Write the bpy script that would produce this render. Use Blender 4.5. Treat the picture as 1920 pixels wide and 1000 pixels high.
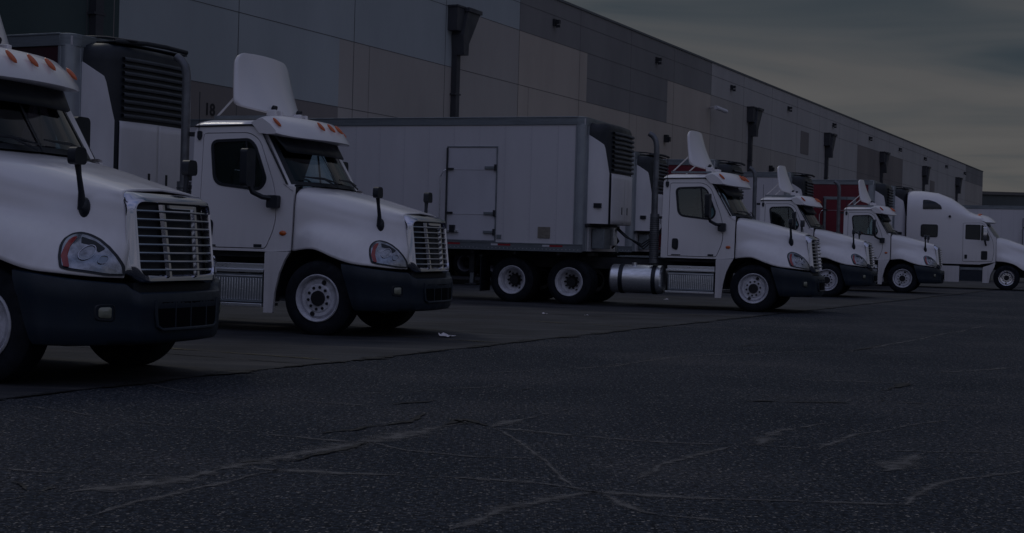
import bpy, bmesh, math, random
from mathutils import Vector, Matrix, noise
from mathutils.geometry import tessellate_polygon
random.seed(7)
rad=math.radians
for o in list(bpy.data.objects): bpy.data.objects.remove(o)
S=bpy.context.scene; COL=S.collection
# ---------------------------------------------------------------- camera
CAMH=1.27; ROLL=0.028
cd=bpy.data.cameras.new('camera'); cam=bpy.data.objects.new('camera',cd); COL.objects.link(cam); S.camera=cam
cd.lens=50.0; cd.sensor_width=36; cd.clip_end=5000; cd.clip_start=.1
cam.matrix_world=Matrix.Translation((0,0,CAMH))@Matrix.Rotation(rad(90-.45),4,'X')@Matrix.Rotation(ROLL,4,'Z')
cd.shift_y=-(42-21)/1920
S.render.resolution_x=1024; S.render.resolution_y=533
# ---------------------------------------------------------------- exposure
S.view_settings.view_transform='Standard'; S.view_settings.look='None'
S.view_settings.exposure=-3.45; S.view_settings.gamma=1
# ---------------------------------------------------------------- world
SUN_EL=48; SUN_AZ=-35      # azimuth measured from +Y towards +X
w=bpy.data.worlds.new('World'); S.world=w; w.use_nodes=True
nt=w.node_tree; nt.nodes.clear()
def N(nt,t,**k):
    n=nt.nodes.new(t)
    for a,b in k.items():
        if a=='inp':
            for i,v in b.items(): n.inputs[i].default_value=v
        else: setattr(n,a,b)
    return n
def L(nt,a,b): nt.links.new(a,b)
sky=N(nt,'ShaderNodeTexSky',sky_type='NISHITA',sun_disc=False,sun_elevation=rad(SUN_EL),sun_rotation=rad(SUN_AZ))
tc=N(nt,'ShaderNodeTexCoord'); sep=N(nt,'ShaderNodeSeparateXYZ'); L(nt,tc.outputs['Generated'],sep.inputs[0])
def math_(nt,op,a,b=None,c=None,clamp=False):
    n=N(nt,'ShaderNodeMath',operation=op,use_clamp=clamp)
    for i,v in enumerate((a,b,c)):
        if v is None: continue
        if hasattr(v,'links'): L(nt,v,n.inputs[i])
        else: n.inputs[i].default_value=v
    return n.outputs[0]
def ramp(nt,src,stops,interp='LINEAR'):
    r=N(nt,'ShaderNodeValToRGB'); r.color_ramp.interpolation=interp
    e=r.color_ramp.elements
    while len(e)<len(stops): e.new(.5)
    for q,(p,c) in zip(e,stops):
        q.position=p; q.color=(c,c,c,1) if not hasattr(c,'__len__') else (*c,1)
    L(nt,src,r.inputs[0]); return r.outputs[0]
# streaky high cloud: direction projected on a layer overhead
zc=math_(nt,'MAXIMUM',sep.outputs[2],0.0); zz=math_(nt,'ADD',zc,.16)
px=math_(nt,'DIVIDE',sep.outputs[0],zz); py=math_(nt,'DIVIDE',sep.outputs[1],zz)
cmb=N(nt,'ShaderNodeCombineXYZ'); L(nt,px,cmb.inputs[0]); L(nt,py,cmb.inputs[1])
mp=N(nt,'ShaderNodeMapping',inp={1:(3.1,.6,0),2:(0,0,rad(14)),3:(.6,1.35,1)}); L(nt,cmb.outputs[0],mp.inputs[0])
n1=N(nt,'ShaderNodeTexNoise',inp={'Scale':.9,'Detail':4.5,'Roughness':.47,'Distortion':1.6}); L(nt,mp.outputs[0],n1.inputs[0])
cl=ramp(nt,n1.outputs[0],[(.32,(1.8,2.6,3.3)),(.43,(3.9,4.3,4.7)),(.53,(5.5,5.45,5.5)),(.70,(6.8,6.6,6.5))])
zen0=ramp(nt,sep.outputs[2],[(0,(1.2,1.18,1.17)),(.25,(1,1,1.02)),(.6,(1.4,1.5,1.9)),(1,(1.5,1.65,2.2))])
back=ramp(nt,math_(nt,'MULTIPLY_ADD',sep.outputs[1],-.5,.5),[(.35,(1,1,1)),(.75,(2.05,2.1,2.5))])
zm=N(nt,'ShaderNodeMix',data_type='RGBA',blend_type='MULTIPLY'); zm.inputs[0].default_value=1; L(nt,zen0,zm.inputs[6]); L(nt,back,zm.inputs[7]); zen=zm.outputs[2]
_a,_e=rad(SUN_AZ),rad(SUN_EL)
dp=N(nt,'ShaderNodeVectorMath',operation='DOT_PRODUCT'); L(nt,tc.outputs['Generated'],dp.inputs[0]); dp.inputs[1].default_value=(math.sin(_a)*math.cos(_e),math.cos(_a)*math.cos(_e),math.sin(_e))
glow=ramp(nt,dp.outputs['Value'],[(.70,(1,1,1)),(.88,(2.0,1.95,1.8)),(1,(4.2,3.9,3.3))])
zg=N(nt,'ShaderNodeMix',data_type='RGBA',blend_type='MULTIPLY'); zg.inputs[0].default_value=1; L(nt,zen,zg.inputs[6]); L(nt,glow,zg.inputs[7]); zen=zg.outputs[2]
mul=N(nt,'ShaderNodeMix',data_type='RGBA',blend_type='MULTIPLY'); mul.inputs[0].default_value=1
L(nt,cl,mul.inputs[6]); L(nt,zen,mul.inputs[7])
mx=N(nt,'ShaderNodeMix',data_type='RGBA'); mx.inputs[0].default_value=.88
L(nt,sky.outputs[0],mx.inputs[6]); L(nt,mul.outputs[2],mx.inputs[7])
bg=N(nt,'ShaderNodeBackground'); bg.inputs[1].default_value=.15; L(nt,mx.outputs[2],bg.inputs[0])
wo=N(nt,'ShaderNodeOutputWorld'); L(nt,bg.outputs[0],wo.inputs[0])
# ---------------------------------------------------------------- sun (veiled by thin cloud)
sd=bpy.data.lights.new('sun','SUN'); sun=bpy.data.objects.new('sun',sd); COL.objects.link(sun)
sd.energy=2.1; sd.angle=rad(10); sd.color=(1,.93,.82)
az,el=rad(SUN_AZ),rad(SUN_EL)
dirv=Vector((math.sin(az)*math.cos(el),math.cos(az)*math.cos(el),math.sin(el)))
sun.rotation_euler=dirv.to_track_quat('Z','Y').to_euler()
# ---------------------------------------------------------------- materials
def mat(name,col,rough=.5,metal=0,var=.0,vscale=3.0,coat=0,bump=0,bscale=60,spec=.5,streak=None,aniso=0):
    m=bpy.data.materials.new(name); m.use_nodes=True; t=m.node_tree; b=t.nodes['Principled BSDF']
    b.inputs['Roughness'].default_value=rough; b.inputs['Metallic'].default_value=metal
    b.inputs['Coat Weight'].default_value=coat; b.inputs['Coat Roughness'].default_value=.06
    b.inputs['Specular IOR Level'].default_value=spec
    b.inputs['Base Color'].default_value=(*col,1)
    co=N(t,'ShaderNodeTexCoord')
    src=co.outputs['Object']
    if streak:
        mpn=N(t,'ShaderNodeMapping',inp={3:streak}); L(t,src,mpn.inputs[0]); src=mpn.outputs[0]
    if var:
        oi=N(t,'ShaderNodeObjectInfo'); 
        nn=N(t,'ShaderNodeTexNoise',noise_dimensions='4D',inp={'Scale':vscale,'Detail':6,'Roughness':.6}); L(t,src,nn.inputs['Vector'])
        L(t,math_(t,'MULTIPLY',oi.outputs['Random'],40.),nn.inputs['W'])
        lo=tuple(c*(1-var) for c in col); hi=tuple(min(1,c*(1+var*.6)) for c in col)
        cr_=ramp(t,nn.outputs[0],[(.3,lo),(.55,col),(.75,hi)]); L(t,cr_,b.inputs['Base Color'])
        rr=N(t,'ShaderNodeMapRange',inp={1:.3,2:.7,3:min(1,rough*1.3+.04),4:max(0,rough*.75)}); L(t,nn.outputs[0],rr.inputs[0]); L(t,rr.outputs[0],b.inputs['Roughness'])
    if bump:
        nb=N(t,'ShaderNodeTexNoise',inp={'Scale':bscale,'Detail':4}); L(t,src,nb.inputs['Vector'])
        bp=N(t,'ShaderNodeBump',inp={0:bump,1:.01}); L(t,nb.outputs[0],bp.inputs['Height']); L(t,bp.outputs[0],b.inputs['Normal'])
    return m
def dirt_paint(name,col,rough=.28,coat=.6):
    """vehicle paint with road grime that gathers low on the bodywork"""
    m=mat(name,col,rough,coat=coat); t=m.node_tree; b=t.nodes['Principled BSDF']
    co=N(t,'ShaderNodeTexCoord'); oi=N(t,'ShaderNodeObjectInfo')
    s=N(t,'ShaderNodeSeparateXYZ'); L(t,co.outputs['Object'],s.inputs[0])
    nn=N(t,'ShaderNodeTexNoise',noise_dimensions='4D',inp={'Scale':2.2,'Detail':8,'Roughness':.65}); L(t,co.outputs['Object'],nn.inputs['Vector'])
    L(t,math_(t,'MULTIPLY',oi.outputs['Random'],30.),nn.inputs['W'])
    mpn=N(t,'ShaderNodeMapping',inp={3:(14,14,.8)}); L(t,co.outputs['Object'],mpn.inputs[0])
    n2=N(t,'ShaderNodeTexNoise',inp={'Scale':1,'Detail':5}); L(t,mpn.outputs[0],n2.inputs['Vector'])
    lo=N(t,'ShaderNodeMapRange',inp={1:1.55,2:.6,3:.0,4:1.3}); L(t,s.outputs[2],lo.inputs[0])
    a=math_(t,'MULTIPLY',n2.outputs[0],.34)
    f=math_(t,'MULTIPLY',a,math_(t,'ADD',lo.outputs[0],.14),clamp=True)
    mixn=N(t,'ShaderNodeMix',data_type='RGBA'); L(t,f,mixn.inputs[0]); mixn.inputs[6].default_value=(*col,1); mixn.inputs[7].default_value=(.22,.2,.19,1)
    L(t,mixn.outputs[2],b.inputs['Base Color'])
    r=N(t,'ShaderNodeMapRange',inp={1:0,2:.6,3:rough,4:.7}); L(t,f,r.inputs[0]); L(t,r.outputs[0],b.inputs['Roughness'])
    return m
def glass(name,tint,gl=(1,1,1)):
    m=bpy.data.materials.new(name); m.use_nodes=True; t=m.node_tree; t.nodes.clear()
    tr=N(t,'ShaderNodeBsdfTransparent',inp={0:(*tint,1)}); g=N(t,'ShaderNodeBsdfGlossy',inp={0:(*gl,1),1:.02})
    fr=N(t,'ShaderNodeFresnel',inp={0:1.5}); mxs=N(t,'ShaderNodeMixShader'); o=N(t,'ShaderNodeOutputMaterial')
    L(t,math_(t,'MULTIPLY_ADD',fr.outputs[0],1.0,.02),mxs.inputs[0]); L(t,tr.outputs[0],mxs.inputs[1]); L(t,g.outputs[0],mxs.inputs[2]); L(t,mxs.outputs[0],o.inputs[0])
    return m
M={}
M['white']=dirt_paint('white_paint',(.78,.76,.79))
M['white2']=mat('white_panel',(.70,.69,.73),.45,var=.14,vscale=1.2,streak=(1,1,.5))
M['plast']=mat('grey_plastic',(.010,.020,.036),.42,var=.25,vscale=5,bump=.15,bscale=300)
M['black']=mat('black_plastic',(.007,.012,.021),.45,var=.2,bump=.1,bscale=200)
M['gasket']=mat('black_rubber',(.006,.010,.017),.5)
M['seam']=mat('seam_shadow',(.02,.022,.028),.8)
M['rub']=mat('tyre_rubber',(.007,.010,.017),.75,var=.3,vscale=8,bump=.3,bscale=90,spec=.3)
M['rim']=mat('wheel_paint',(.62,.62,.68),.4,var=.35,vscale=9)
M['hub']=mat('hub_metal',(.02,.02,.025),.5,metal=.3,var=.3)
M['chrome']=mat('chrome',(.52,.53,.60),.09,metal=1)
M['bar']=mat('bar_chrome',(.62,.63,.68),.2,metal=1)
M['alu']=mat('aluminium',(.80,.82,.86),.30,metal=.85,var=.25,vscale=2,streak=(2,2,9),bump=.1,bscale=30)
M['aludull']=mat('dull_aluminium',(.25,.28,.31),.5,metal=.7,var=.3,vscale=4)
M['steel']=mat('dark_steel',(.035,.038,.045),.55,metal=.4,var=.4,vscale=4)
M['stack']=mat('exhaust_steel',(.16,.17,.19),.42,metal=.5,var=.35,vscale=6)
M['amber']=mat('amber_lens',(.55,.10,.012),.2,coat=.6); M['red']=mat('red_lens',(.26,.018,.018),.2,coat=.5)
M['tapered']=mat('red_tape',(.32,.02,.03),.5); M['tapew']=mat('white_tape',(.6,.6,.65),.5)
M['lens']=mat('lamp_lens',(.30,.32,.37),.16,metal=.8,coat=1,var=.6,vscale=14)
M['post']=mat('corner_post_metal',(.30,.33,.37),.42,metal=.6,var=.12,vscale=3)
M['bowl']=mat('lamp_bowl',(.25,.27,.30),.2,metal=.8,coat=.5)
M['fog']=mat('fog_lens',(.22,.23,.18),.15,coat=.8)
M['trail']=mat('trailer_white',(.60,.59,.63),.42,var=.11,vscale=.9,streak=(1.2,1,.35),bump=.05,bscale=3)
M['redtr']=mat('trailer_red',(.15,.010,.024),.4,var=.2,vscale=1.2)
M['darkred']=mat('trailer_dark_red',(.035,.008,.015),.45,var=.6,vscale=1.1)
M['rail']=mat('rail_aluminium',(.22,.25,.28),.45,metal=.6,var=.3,vscale=2.5,streak=(.6,.6,6))
M['placard']=mat('tan_placard',(.22,.20,.17),.6,var=.3,vscale=20)
M['glass']=glass('window_glass',(.82,.93,.93)); M['wsglass']=glass('windscreen_glass',(.70,.80,.84))
M['int']=mat('cab_interior',(.07,.075,.085),.8,var=.3); M['seat']=mat('seat_fabric',(.06,.065,.08),.9)
M['dock']=mat('wall_number_black',(.012,.012,.015),.7)
M['trim_']=mat('trailer_wheel_paint',(.10,.10,.12),.5,var=.3)
M['spout']=mat('downspout_paint',(.045,.048,.058),.55,var=.25,vscale=1.5)
M['paper']=mat('paper',(.75,.72,.75),.8,var=.1)
# ---------------------------------------------------------------- mesh helpers
class MB:
    def __init__(s): s.v=[]; s.f=[]; s.m=[]; s.mats=[]; s.att={}
    def mi(s,m):
        if m not in s.mats: s.mats.append(m)
        return s.mats.index(m)
    def add(s,vs,fs,m):
        b=len(s.v); s.v+=[tuple(q) for q in vs]; k=s.mi(m)
        for f in fs: s.f.append([b+i for i in f]); s.m.append(k)
    def box(s,x0,x1,y0,y1,z0,z1,m):
        s.add([(x,y,z) for x in (x0,x1) for y in (y0,y1) for z in (z0,z1)],
              [(0,1,3,2),(4,6,7,5),(0,4,5,1),(2,3,7,6),(0,2,6,4),(1,5,7,3)],m)
    def grid(s,G,m,closeu=False,closev=False,flip=False):
        nu,nv=len(G),len(G[0]); vs=[p for r in G for p in r]; fs=[]
        for i in range(nu if closeu else nu-1):
            for j in range(nv if closev else nv-1):
                a,b,c,d=i*nv+j,((i+1)%nu)*nv+j,((i+1)%nu)*nv+(j+1)%nv,i*nv+(j+1)%nv
                fs.append((a,d,c,b) if flip else (a,b,c,d))
        s.add(vs,fs,m)
    def lathe(s,prof,m,axis='y',c=(0,0,0),n=40,caps=False,mats=None):
        """prof: (offset along axis, radius)"""
        G=[]
        for o,r in prof:
            row=[]
            for k in range(n):
                a=2*math.pi*k/n; p,q=r*math.cos(a),r*math.sin(a)
                row.append({'y':(c[0]+p,c[1]+o,c[2]+q),'x':(c[0]+o,c[1]+p,c[2]+q),'z':(c[0]+p,c[1]+q,c[2]+o)}[axis])
            G.append(row)
        s.grid(G,m,closev=True)
        if caps:
            b=len(s.v); 
            for row in (G[0],G[-1]): s.add(row,[tuple(range(n))],m)
    def tube(s,pts,r,m,n=10,cap=True):
        pts=[Vector(p) for p in pts]; rs=r if hasattr(r,'__len__') else [r]*len(pts); G=[]
        up=Vector((.31,.2,.93))
        for i,p in enumerate(pts):
            d=(pts[min(i+1,len(pts)-1)]-pts[max(i-1,0)]).normalized()
            a=d.cross(up)
            if a.length<.1: a=d.cross(Vector((1,0,0)))
            a.normalize(); b=d.cross(a).normalized()
            G.append([tuple(p+rs[i]*(math.cos(2*math.pi*k/n)*a+math.sin(2*math.pi*k/n)*b)) for k in range(n)])
        s.grid(G,m,closev=True)
        if cap: s.add(G[0],[tuple(range(n))],m); s.add(G[-1],[tuple(range(n))],m)
    def plate(s,outer,holes,fn,th,m):
        """flat plate from 2-D loops, fn(a,b)->3-D, th = thickness vector"""
        loops=[outer]+list(holes); flat=[p for l in loops for p in l]
        tri=tessellate_polygon([[Vector((p[0],p[1],0)) for p in l] for l in loops])
        A=[Vector(fn(*p)) for p in flat]; B=[p+Vector(th) for p in A]; n=len(A)
        fs=[tuple(t) for t in tri]+[tuple(n+i for i in reversed(t)) for t in tri]
        o=0
        for l in loops:
            k=len(l)
            for i in range(k):
                a,b=o+i,o+(i+1)%k; fs.append((a,b,n+b,n+a))
            o+=k
        s.add(A+B,fs,m)
    def build(s,name,parent=None,smooth=35,bevel=0,sub=0,solid=0,seg=2):
        me=bpy.data.meshes.new(name); me.from_pydata(s.v,[],s.f)
        for k in s.mats: me.materials.append(M[k] if isinstance(k,str) else k)
        for p,k in zip(me.polygons,s.m): p.material_index=k
        if s.att:
            at=me.attributes.new('across','FLOAT','POINT')
            for i,v_ in s.att.items(): at.data[i].value=v_
        bm=bmesh.new(); bm.from_mesh(me); bmesh.ops.recalc_face_normals(bm,faces=bm.faces); bm.to_mesh(me); bm.free()
        if smooth:
            for p in me.polygons: p.use_smooth=True
            me.set_sharp_from_angle(angle=rad(smooth))
        o=bpy.data.objects.new(name,me); COL.objects.link(o)
        if parent: o.parent=parent
        if solid: q=o.modifiers.new('solid','SOLIDIFY'); q.thickness=solid; q.offset=0
        if bevel:
            q=o.modifiers.new('bevel','BEVEL'); q.width=bevel; q.segments=seg; q.limit_method='ANGLE'; q.angle_limit=rad(40); q.harden_normals=False
        if sub: q=o.modifiers.new('sub','SUBSURF'); q.levels=sub; q.render_levels=sub
        return o
def tag(o,label=None,cat=None,group=None,kind=None):
    if label: o['label']=label
    if cat: o['category']=cat
    if group: o['group']=group
    if kind: o['kind']=kind
    return o
def empty(name,loc=(0,0,0),rz=0):
    o=bpy.data.objects.new(name,None); COL.objects.link(o); o.location=loc; o.rotation_euler=(0,0,rz); return o
def copy_tree(o,parent=None):
    c=o.copy(); COL.objects.link(c); c.parent=parent
    for ch in list(o.children): copy_tree(ch,c)
    return c
def rnd(poly,r,n=5):
    """round the corners of a 2-D polygon; r a number or one per corner"""
    out=[]; k=len(poly)
    for i in range(k):
        p=Vector(poly[i]); a=Vector(poly[i-1])-p; b=Vector(poly[(i+1)%k])-p
        ri=r[i] if hasattr(r,'__len__') else r
        if ri<=0: out.append(tuple(p)); continue
        d=min(ri,a.length*.48,b.length*.48); A=p+a.normalized()*d; B=p+b.normalized()*d
        for t in range(n+1):
            u=t/n; q=(1-u)**2*A+2*u*(1-u)*p+u*u*B; out.append((q.x,q.y))
    return out
def inset(poly,d):
    c=Vector((sum(p[0] for p in poly)/len(poly),sum(p[1] for p in poly)/len(poly)))
    out=[];k=len(poly)
    for i in range(k):
        a=Vector(poly[i-1]);p=Vector(poly[i]);b=Vector(poly[(i+1)%k])
        t=(b-a).normalized(); n=Vector((-t.y,t.x))
        if n.dot(c-p)<0:n=-n
        q=p+n*d; out.append((q.x,q.y))
    return out
# ---------------------------------------------------------------- tractor (day cab), local x forward, y left, z up, origin under front axle
HS=[(-.40,[(0,1.97),(.70,1.95),(.99,1.88),(1.06,1.74),(1.075,1.45),(1.09,1.25),(1.10,1.10)]),
(-.05,[(0,1.905),(.64,1.88),(.90,1.78),(.965,1.63),(1.0,1.46),(1.135,1.31),(1.20,1.13)]),
(.25,[(0,1.83),(.58,1.81),(.81,1.69),(.865,1.56),(.92,1.40),(1.115,1.24),(1.21,1.03)]),
(.5,[(0,1.765),(.52,1.745),(.72,1.63),(.78,1.50),(.865,1.34),(1.07,1.17),(1.19,.96)]),
(.75,[(0,1.705),(.50,1.68),(.65,1.58),(.70,1.46),(.775,1.28),(.98,1.10),(1.12,.935)]),
(.95,[(0,1.655),(.50,1.625),(.575,1.55),(.605,1.42),(.67,1.25),(.80,1.08),(.92,.91)]),
(1.08,[(0,1.61),(.50,1.575),(.545,1.5),(.565,1.4),(.59,1.25),(.63,1.08),(.68,.90)])]
def cr(p0,p1,p2,p3,t):
    return .5*((2*p1)+(-p0+p2)*t+(2*p0-5*p1+4*p2-p3)*t*t+(-p0+3*p1-3*p2+p3)*t**3)
def spl(L,u):
    n=len(L)-1;i=min(int(u),n-1);t=u-i
    g=lambda k:L[max(0,min(n,k))]
    a,b,c,d=g(i-1),g(i),g(i+1),g(i+2)
    if i==0:a=tuple(2*x-y for x,y in zip(b,c))
    if i==n-1:d=tuple(2*y-x for x,y in zip(b,c))
    return tuple(cr(*q,t) for q in zip(a,b,c,d))
def hsec(x,HS=HS):
    xs=[h[0] for h in HS]
    for i in range(len(xs)-1):
        if x<=xs[i+1]:break
    t=(x-xs[i])/(xs[i+1]-xs[i]);u=i+t
    return [spl([h[1][k] for h in HS],u) for k in range(7)]
def hp(x,v,H=HS): return spl(hsec(x,H),v)
def hy(x,z,H=HS):
    s=hsec(x,H);lo,hi=0,6
    for _ in range(40):
        m=(lo+hi)/2
        if spl(s,m)[1]>z:lo=m
        else:hi=m
    return spl(s,lo)[0]
def side_y(z): return 1.115-(z-1.08)*.058
def sp(sg,off=0.0): return lambda x,z:(x,sg*(side_y(z)+off),z)
def front_wheel(root,sg,rim='rim',r=.495,yo=1.16,x=0.0,ang=0.0):
    yw=sg*yo
    h=MB(); s=-sg
    h.lathe([(.0,.0001),(0,.095),(s*.05,.105),(s*.09,.12)],'hub',c=(x,yw+s*.015,.49),n=24)
    for k in range(10):
        a=2*math.pi*(k+.25)/10; cx,cz=x+.145*math.cos(a),.49+.145*math.sin(a)
        h.lathe([(0,.0001),(0,.02),(s*.05,.021)],'hub',c=(cx,yw+s*.035,cz),n=8)
    for a in (.9+ang,.9+ang+math.pi):
        cx,cz=x+.222*math.cos(a),.49+.222*math.sin(a)
        h.lathe([(0,.0001),(0,.034)],'hub',c=(cx,yw+s*.0445,cz),n=14)
    hub=h.build('wheel',root)
    g=MB(); Rr=.303
    g.lathe([(s*.01,Rr-.012),(0,Rr),(s*.015,Rr+.012),(s*.05,Rr+.005)],'rim',c=(x,yw,.49),n=56)
    g.lathe([(s*.01,Rr-.012),(s*.035,Rr-.028),(s*.085,Rr-.034),(s*.085,Rr-.045),(s*.05,.235),(s*.055,.21),(s*.06,.19),(s*.045,.175),(s*.045,.09)],'rim',c=(x,yw,.49),n=56)
    g.build('rim',hub)
    t=MB(); y0=yw+s*.03
    prof=[(0,.30),(-s*.012,.34),(-s*.018,.40),(-s*.006,.45),(s*.012,.478),(s*.025,r-.004),(s*.05,r)]
    for c in (.09,.135,.18,.225): prof+=[(s*(c-.006),r),(s*(c-.004),r-.013),(s*(c+.004),r-.013),(s*(c+.006),r)]
    prof+=[(s*.26,r),(s*.29,r-.02),(s*.31,.42),(s*.30,.34),(s*.28,.30)]
    t.lathe(prof,'rub',c=(x,y0,.49),n=64); t.build('tyre',hub,smooth=28)
    return hub
def dual_wheel(root,sg,x,r=.495,yo=1.2,rm='rim'):
    yw=sg*yo; s=-sg
    h=MB()
    h.lathe([(s*-.05,.0001),(s*-.05,.10),(0,.115),(s*.05,.13),(s*.06,.17)],'hub',c=(x,yw+s*.22,.49),n=24)
    for k in range(10):
        a=2*math.pi*k/10; h.lathe([(0,.0001),(0,.02),(s*.06,.021)],'hub',c=(x+.145*math.cos(a),yw+s*.20,.49+.145*math.sin(a)),n=8)
    for a in (2.2,5.3): h.lathe([(0,.0001),(0,.03)],'hub',c=(x+.215*math.cos(a),yw+s*.2335,.49+.215*math.sin(a)),n=14)
    hub=h.build('wheel',root)
    g=MB(); Rr=.303
    g.lathe([(s*.05,Rr+.005),(s*.015,Rr+.012),(0,Rr),(s*.01,Rr-.014),(s*.04,Rr-.03),(s*.05,Rr-.045),(s*.12,Rr-.05),(s*.13,Rr-.058),(s*.23,Rr-.064),(s*.24,.20),(s*.25,.17),(s*.27,.12)],rm,c=(x,yw,.49),n=48)
    g.build('rim',hub)
    t=MB()
    for off in (0,.33):
        y0=yw+s*(.02+off)
        prof=[(0,.30),(-s*.012,.34),(-s*.018,.40),(-s*.006,.45),(s*.02,r-.006),(s*.05,r),(s*.09,r),(s*.092,r-.013),(s*.1,r-.013),(s*.102,r),(s*.17,r),(s*.172,r-.013),(s*.18,r-.013),(s*.182,r),(s*.24,r),(s*.27,r-.02),(s*.29,.42),(s*.26,.30)]
        t.lathe(prof,'rub',c=(x,y0,.49),n=48)
    t.build('tyre',hub,smooth=28)
def vis_pt(y,k):
    C=[(-1.08,2.895),(-.85,2.935),(-.62,2.905),(-.45,2.79),(-.345,2.655),(-.325,2.615),(-.37,2.605),(-.6,2.62),(-.95,2.66)]
    Sd=[(-1.10,2.80),(-1.0,2.85),(-.93,2.86),(-.82,2.79),(-.73,2.70),(-.715,2.66),(-.74,2.65),(-.85,2.65),(-.97,2.66)]
    t=(abs(y)/1.06)**2.2; t2=(abs(y)/1.06)**6; a,b=C[k],Sd[k]; return (a[0]*(1-t)+b[0]*t,y,a[1]*(1-t2)+b[1]*t2)
def ws_pt(y,t):   # windscreen surface, t 0 bottom 1 top
    q=(abs(y)/1.0)**2.2
    xb=-.30-.22*q; xt=-.74-.19*q; yy=y*(1-.06*t)
    return (xb+(xt-xb)*t,yy,1.975+.69*t)
def make_tractor():
    R=empty('semi_truck_tractor')
    # chassis
    c=MB()
    for sg in (-1,1):
        c.box(-6.1,.9,sg*.43-.04,sg*.43+.04,.78,1.04,'steel')
    for x in (-6,-5.1,-4.1,-2.9,-1.5,.2): c.box(x-.05,x+.05,-.38,.38,.8,1.0,'steel')
    c.box(-5.4,-3.8,-.42,.42,1.045,1.13,'steel')            # fifth wheel base
    c.box(-.5,.94,-.40,.40,.55,1.45,'black')                # engine bay mass
    c.box(-1.9,-.5,-1.0,1.0,1.0,1.07,'steel')
    c.tube([(0,-.95,.49),(0,.95,.49)],.06,'steel'); c.box(-.06,.06,-.8,.8,.42,.54,'steel')
    for x in (-3.98,-5.29): c.tube([(x,-1.0,.49),(x,1.0,.49)],.11,'steel'); c.lathe([(-.2,.1),(-.12,.2),(.12,.2),(.2,.1)],'steel',c=(x,0,.49),n=16)
    c.build('chassis',R,bevel=.008)
    d=MB(); d.box(-3.1,-2.02,-.5,.5,1.06,1.085,'aludull')
    for k in range(9): d.box(-3.05+k*.12,-3.0+k*.12,-.46,.46,1.085,1.095,'aludull')
    d.build('deck_plate',R)
    # cab shell
    cab=MB()
    prof=rnd([(-1.985,1.08),(-1.985,2.74),(-1.08,2.76),(-.93,2.66),(-.535,1.965),(-.425,1.955),(-.425,1.10),(-.72,1.08)],[.02,.09,.12,.06,.03,.02,.02,.05])
    doorh=rnd([(-1.845,1.115),(-1.845,2.665),(-1.13,2.675),(-.965,2.575),(-.69,1.90),(-.66,1.45),(-.80,1.115)],[.03,.06,.12,.15,.2,.3,.05],6)
    for sg in (-1,1):
        cab.plate(prof,[doorh],sp(sg),(0,-sg*.05,0),'white')
        cab.plate(inset(doorh,-.02),[inset(doorh,.10)],sp(sg,-.035),(0,-sg*.02,0),'seam')
    # rear wall with window
    ro=rnd([(-1.06,1.08),(1.06,1.08),(1.0,2.76),(-1.0,2.76)],[.05,.05,.15,.15])
    cab.plate(ro,[rnd([(-.45,1.95),(.45,1.95),(.45,2.4),(-.45,2.4)],.08)],lambda a,b:(-1.985,a,b),(.05,0,0),'white')
    # floor and inner lining
    cab.box(-1.93,-.45,-1.05,1.05,1.085,1.12,'int')
    # roof
    G=[]
    for x in (-2.0,-1.985,-1.95,-1.85,-1.6,-1.3,-1.05,-.9):
        e={-2.0:0,-1.985:.55,-1.95:.85,-1.85:1}.get(x,1); row=[]
        for k in range(25):
            a=-1+2*k/24; y=1.035*math.copysign(abs(math.sin(a*math.pi/2))**.8,a)
            z=2.745+(.105*(1-abs(y/1.04)**7)**.5+.04*(1-(y/1.04)**2))*e; row.append((x,y,z))
        G.append(row)
    cab.grid(G,'white')
    for sg in (-1,1):  # drip rail
        cab.tube([(-1.98,sg*1.03,2.755),(-1.1,sg*1.03,2.775),(-.95,sg*1.03,2.69),(-.53,sg*1.075,1.985)],.011,'seam',n=6)
    cabo=cab.build('cab',R,smooth=40)
    # interior
    it=MB(); G=[[(x,y,z) for y in (-1.0,-.5,0,.5,1.0)] for x,z in ((-.42,1.90),(-.62,1.95),(-.80,1.93),(-.88,1.78),(-.86,1.4),(-.8,1.12))]
    it.grid(G,'int')
    for sy in (-.52,.52):
        it.box(-1.62,-1.12,sy-.25,sy+.25,1.42,1.58,'seat'); it.box(-1.70,-1.52,sy-.24,sy+.24,1.55,2.18,'seat'); it.box(-1.70,-1.58,sy-.14,sy+.14,2.2,2.42,'seat')
        it.box(-1.5,-1.25,sy-.1,sy+.1,1.12,1.42,'int')
    it.box(-1.93,-1.0,-1.0,1.0,2.68,2.70,'int')
    sw=[(-1.02-.09*math.cos(a)*.8,.52+.21*math.sin(a),1.93+.19*math.cos(a)) for a in [2*math.pi*k/20 for k in range(21)]]
    it.tube(sw,.015,'int',n=6)
    it.build('cab_interior',R,bevel=.03)
    # windscreen
    g=MB(); G=[]
    for j in range(9): G.append([ws_pt(-.93+1.86*i/24,.05+.9*j/8) for i in range(25)])
    g.grid(G,'wsglass'); wso=g.build('windscreen',R)
    b=MB()
    def wb(y0,t0,y1,t1,off=.012,n=16,m='gasket'):
        G=[]
        for i in range(n+1):
            u=i/n; row=[]
            for a in (0,1):
                row.append((y0+(y1[0]-y0)*0,0)) if 0 else None
        return
    def ring(y0,y1,t0,t1,w,off,m):
        # band round the screen
        def P(y,t):
            p=ws_pt(y,t); return (p[0]+off,p[1],p[2]+off*.6)
        for (ya,yb,ta,tb) in ((y0,y1,t0,t0+w),(y0,y1,t1-w,t1),(y0,y0+w*1.1,t0,t1),(y1-w*1.1,y1,t0,t1)):
            b.grid([[P(ya+(yb-ya)*i/18,ta+(tb-ta)*j/6) for i in range(19)] for j in range(7)],m)
    ring(-.985,.985,0,1,.075,.006,'gasket')
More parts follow.
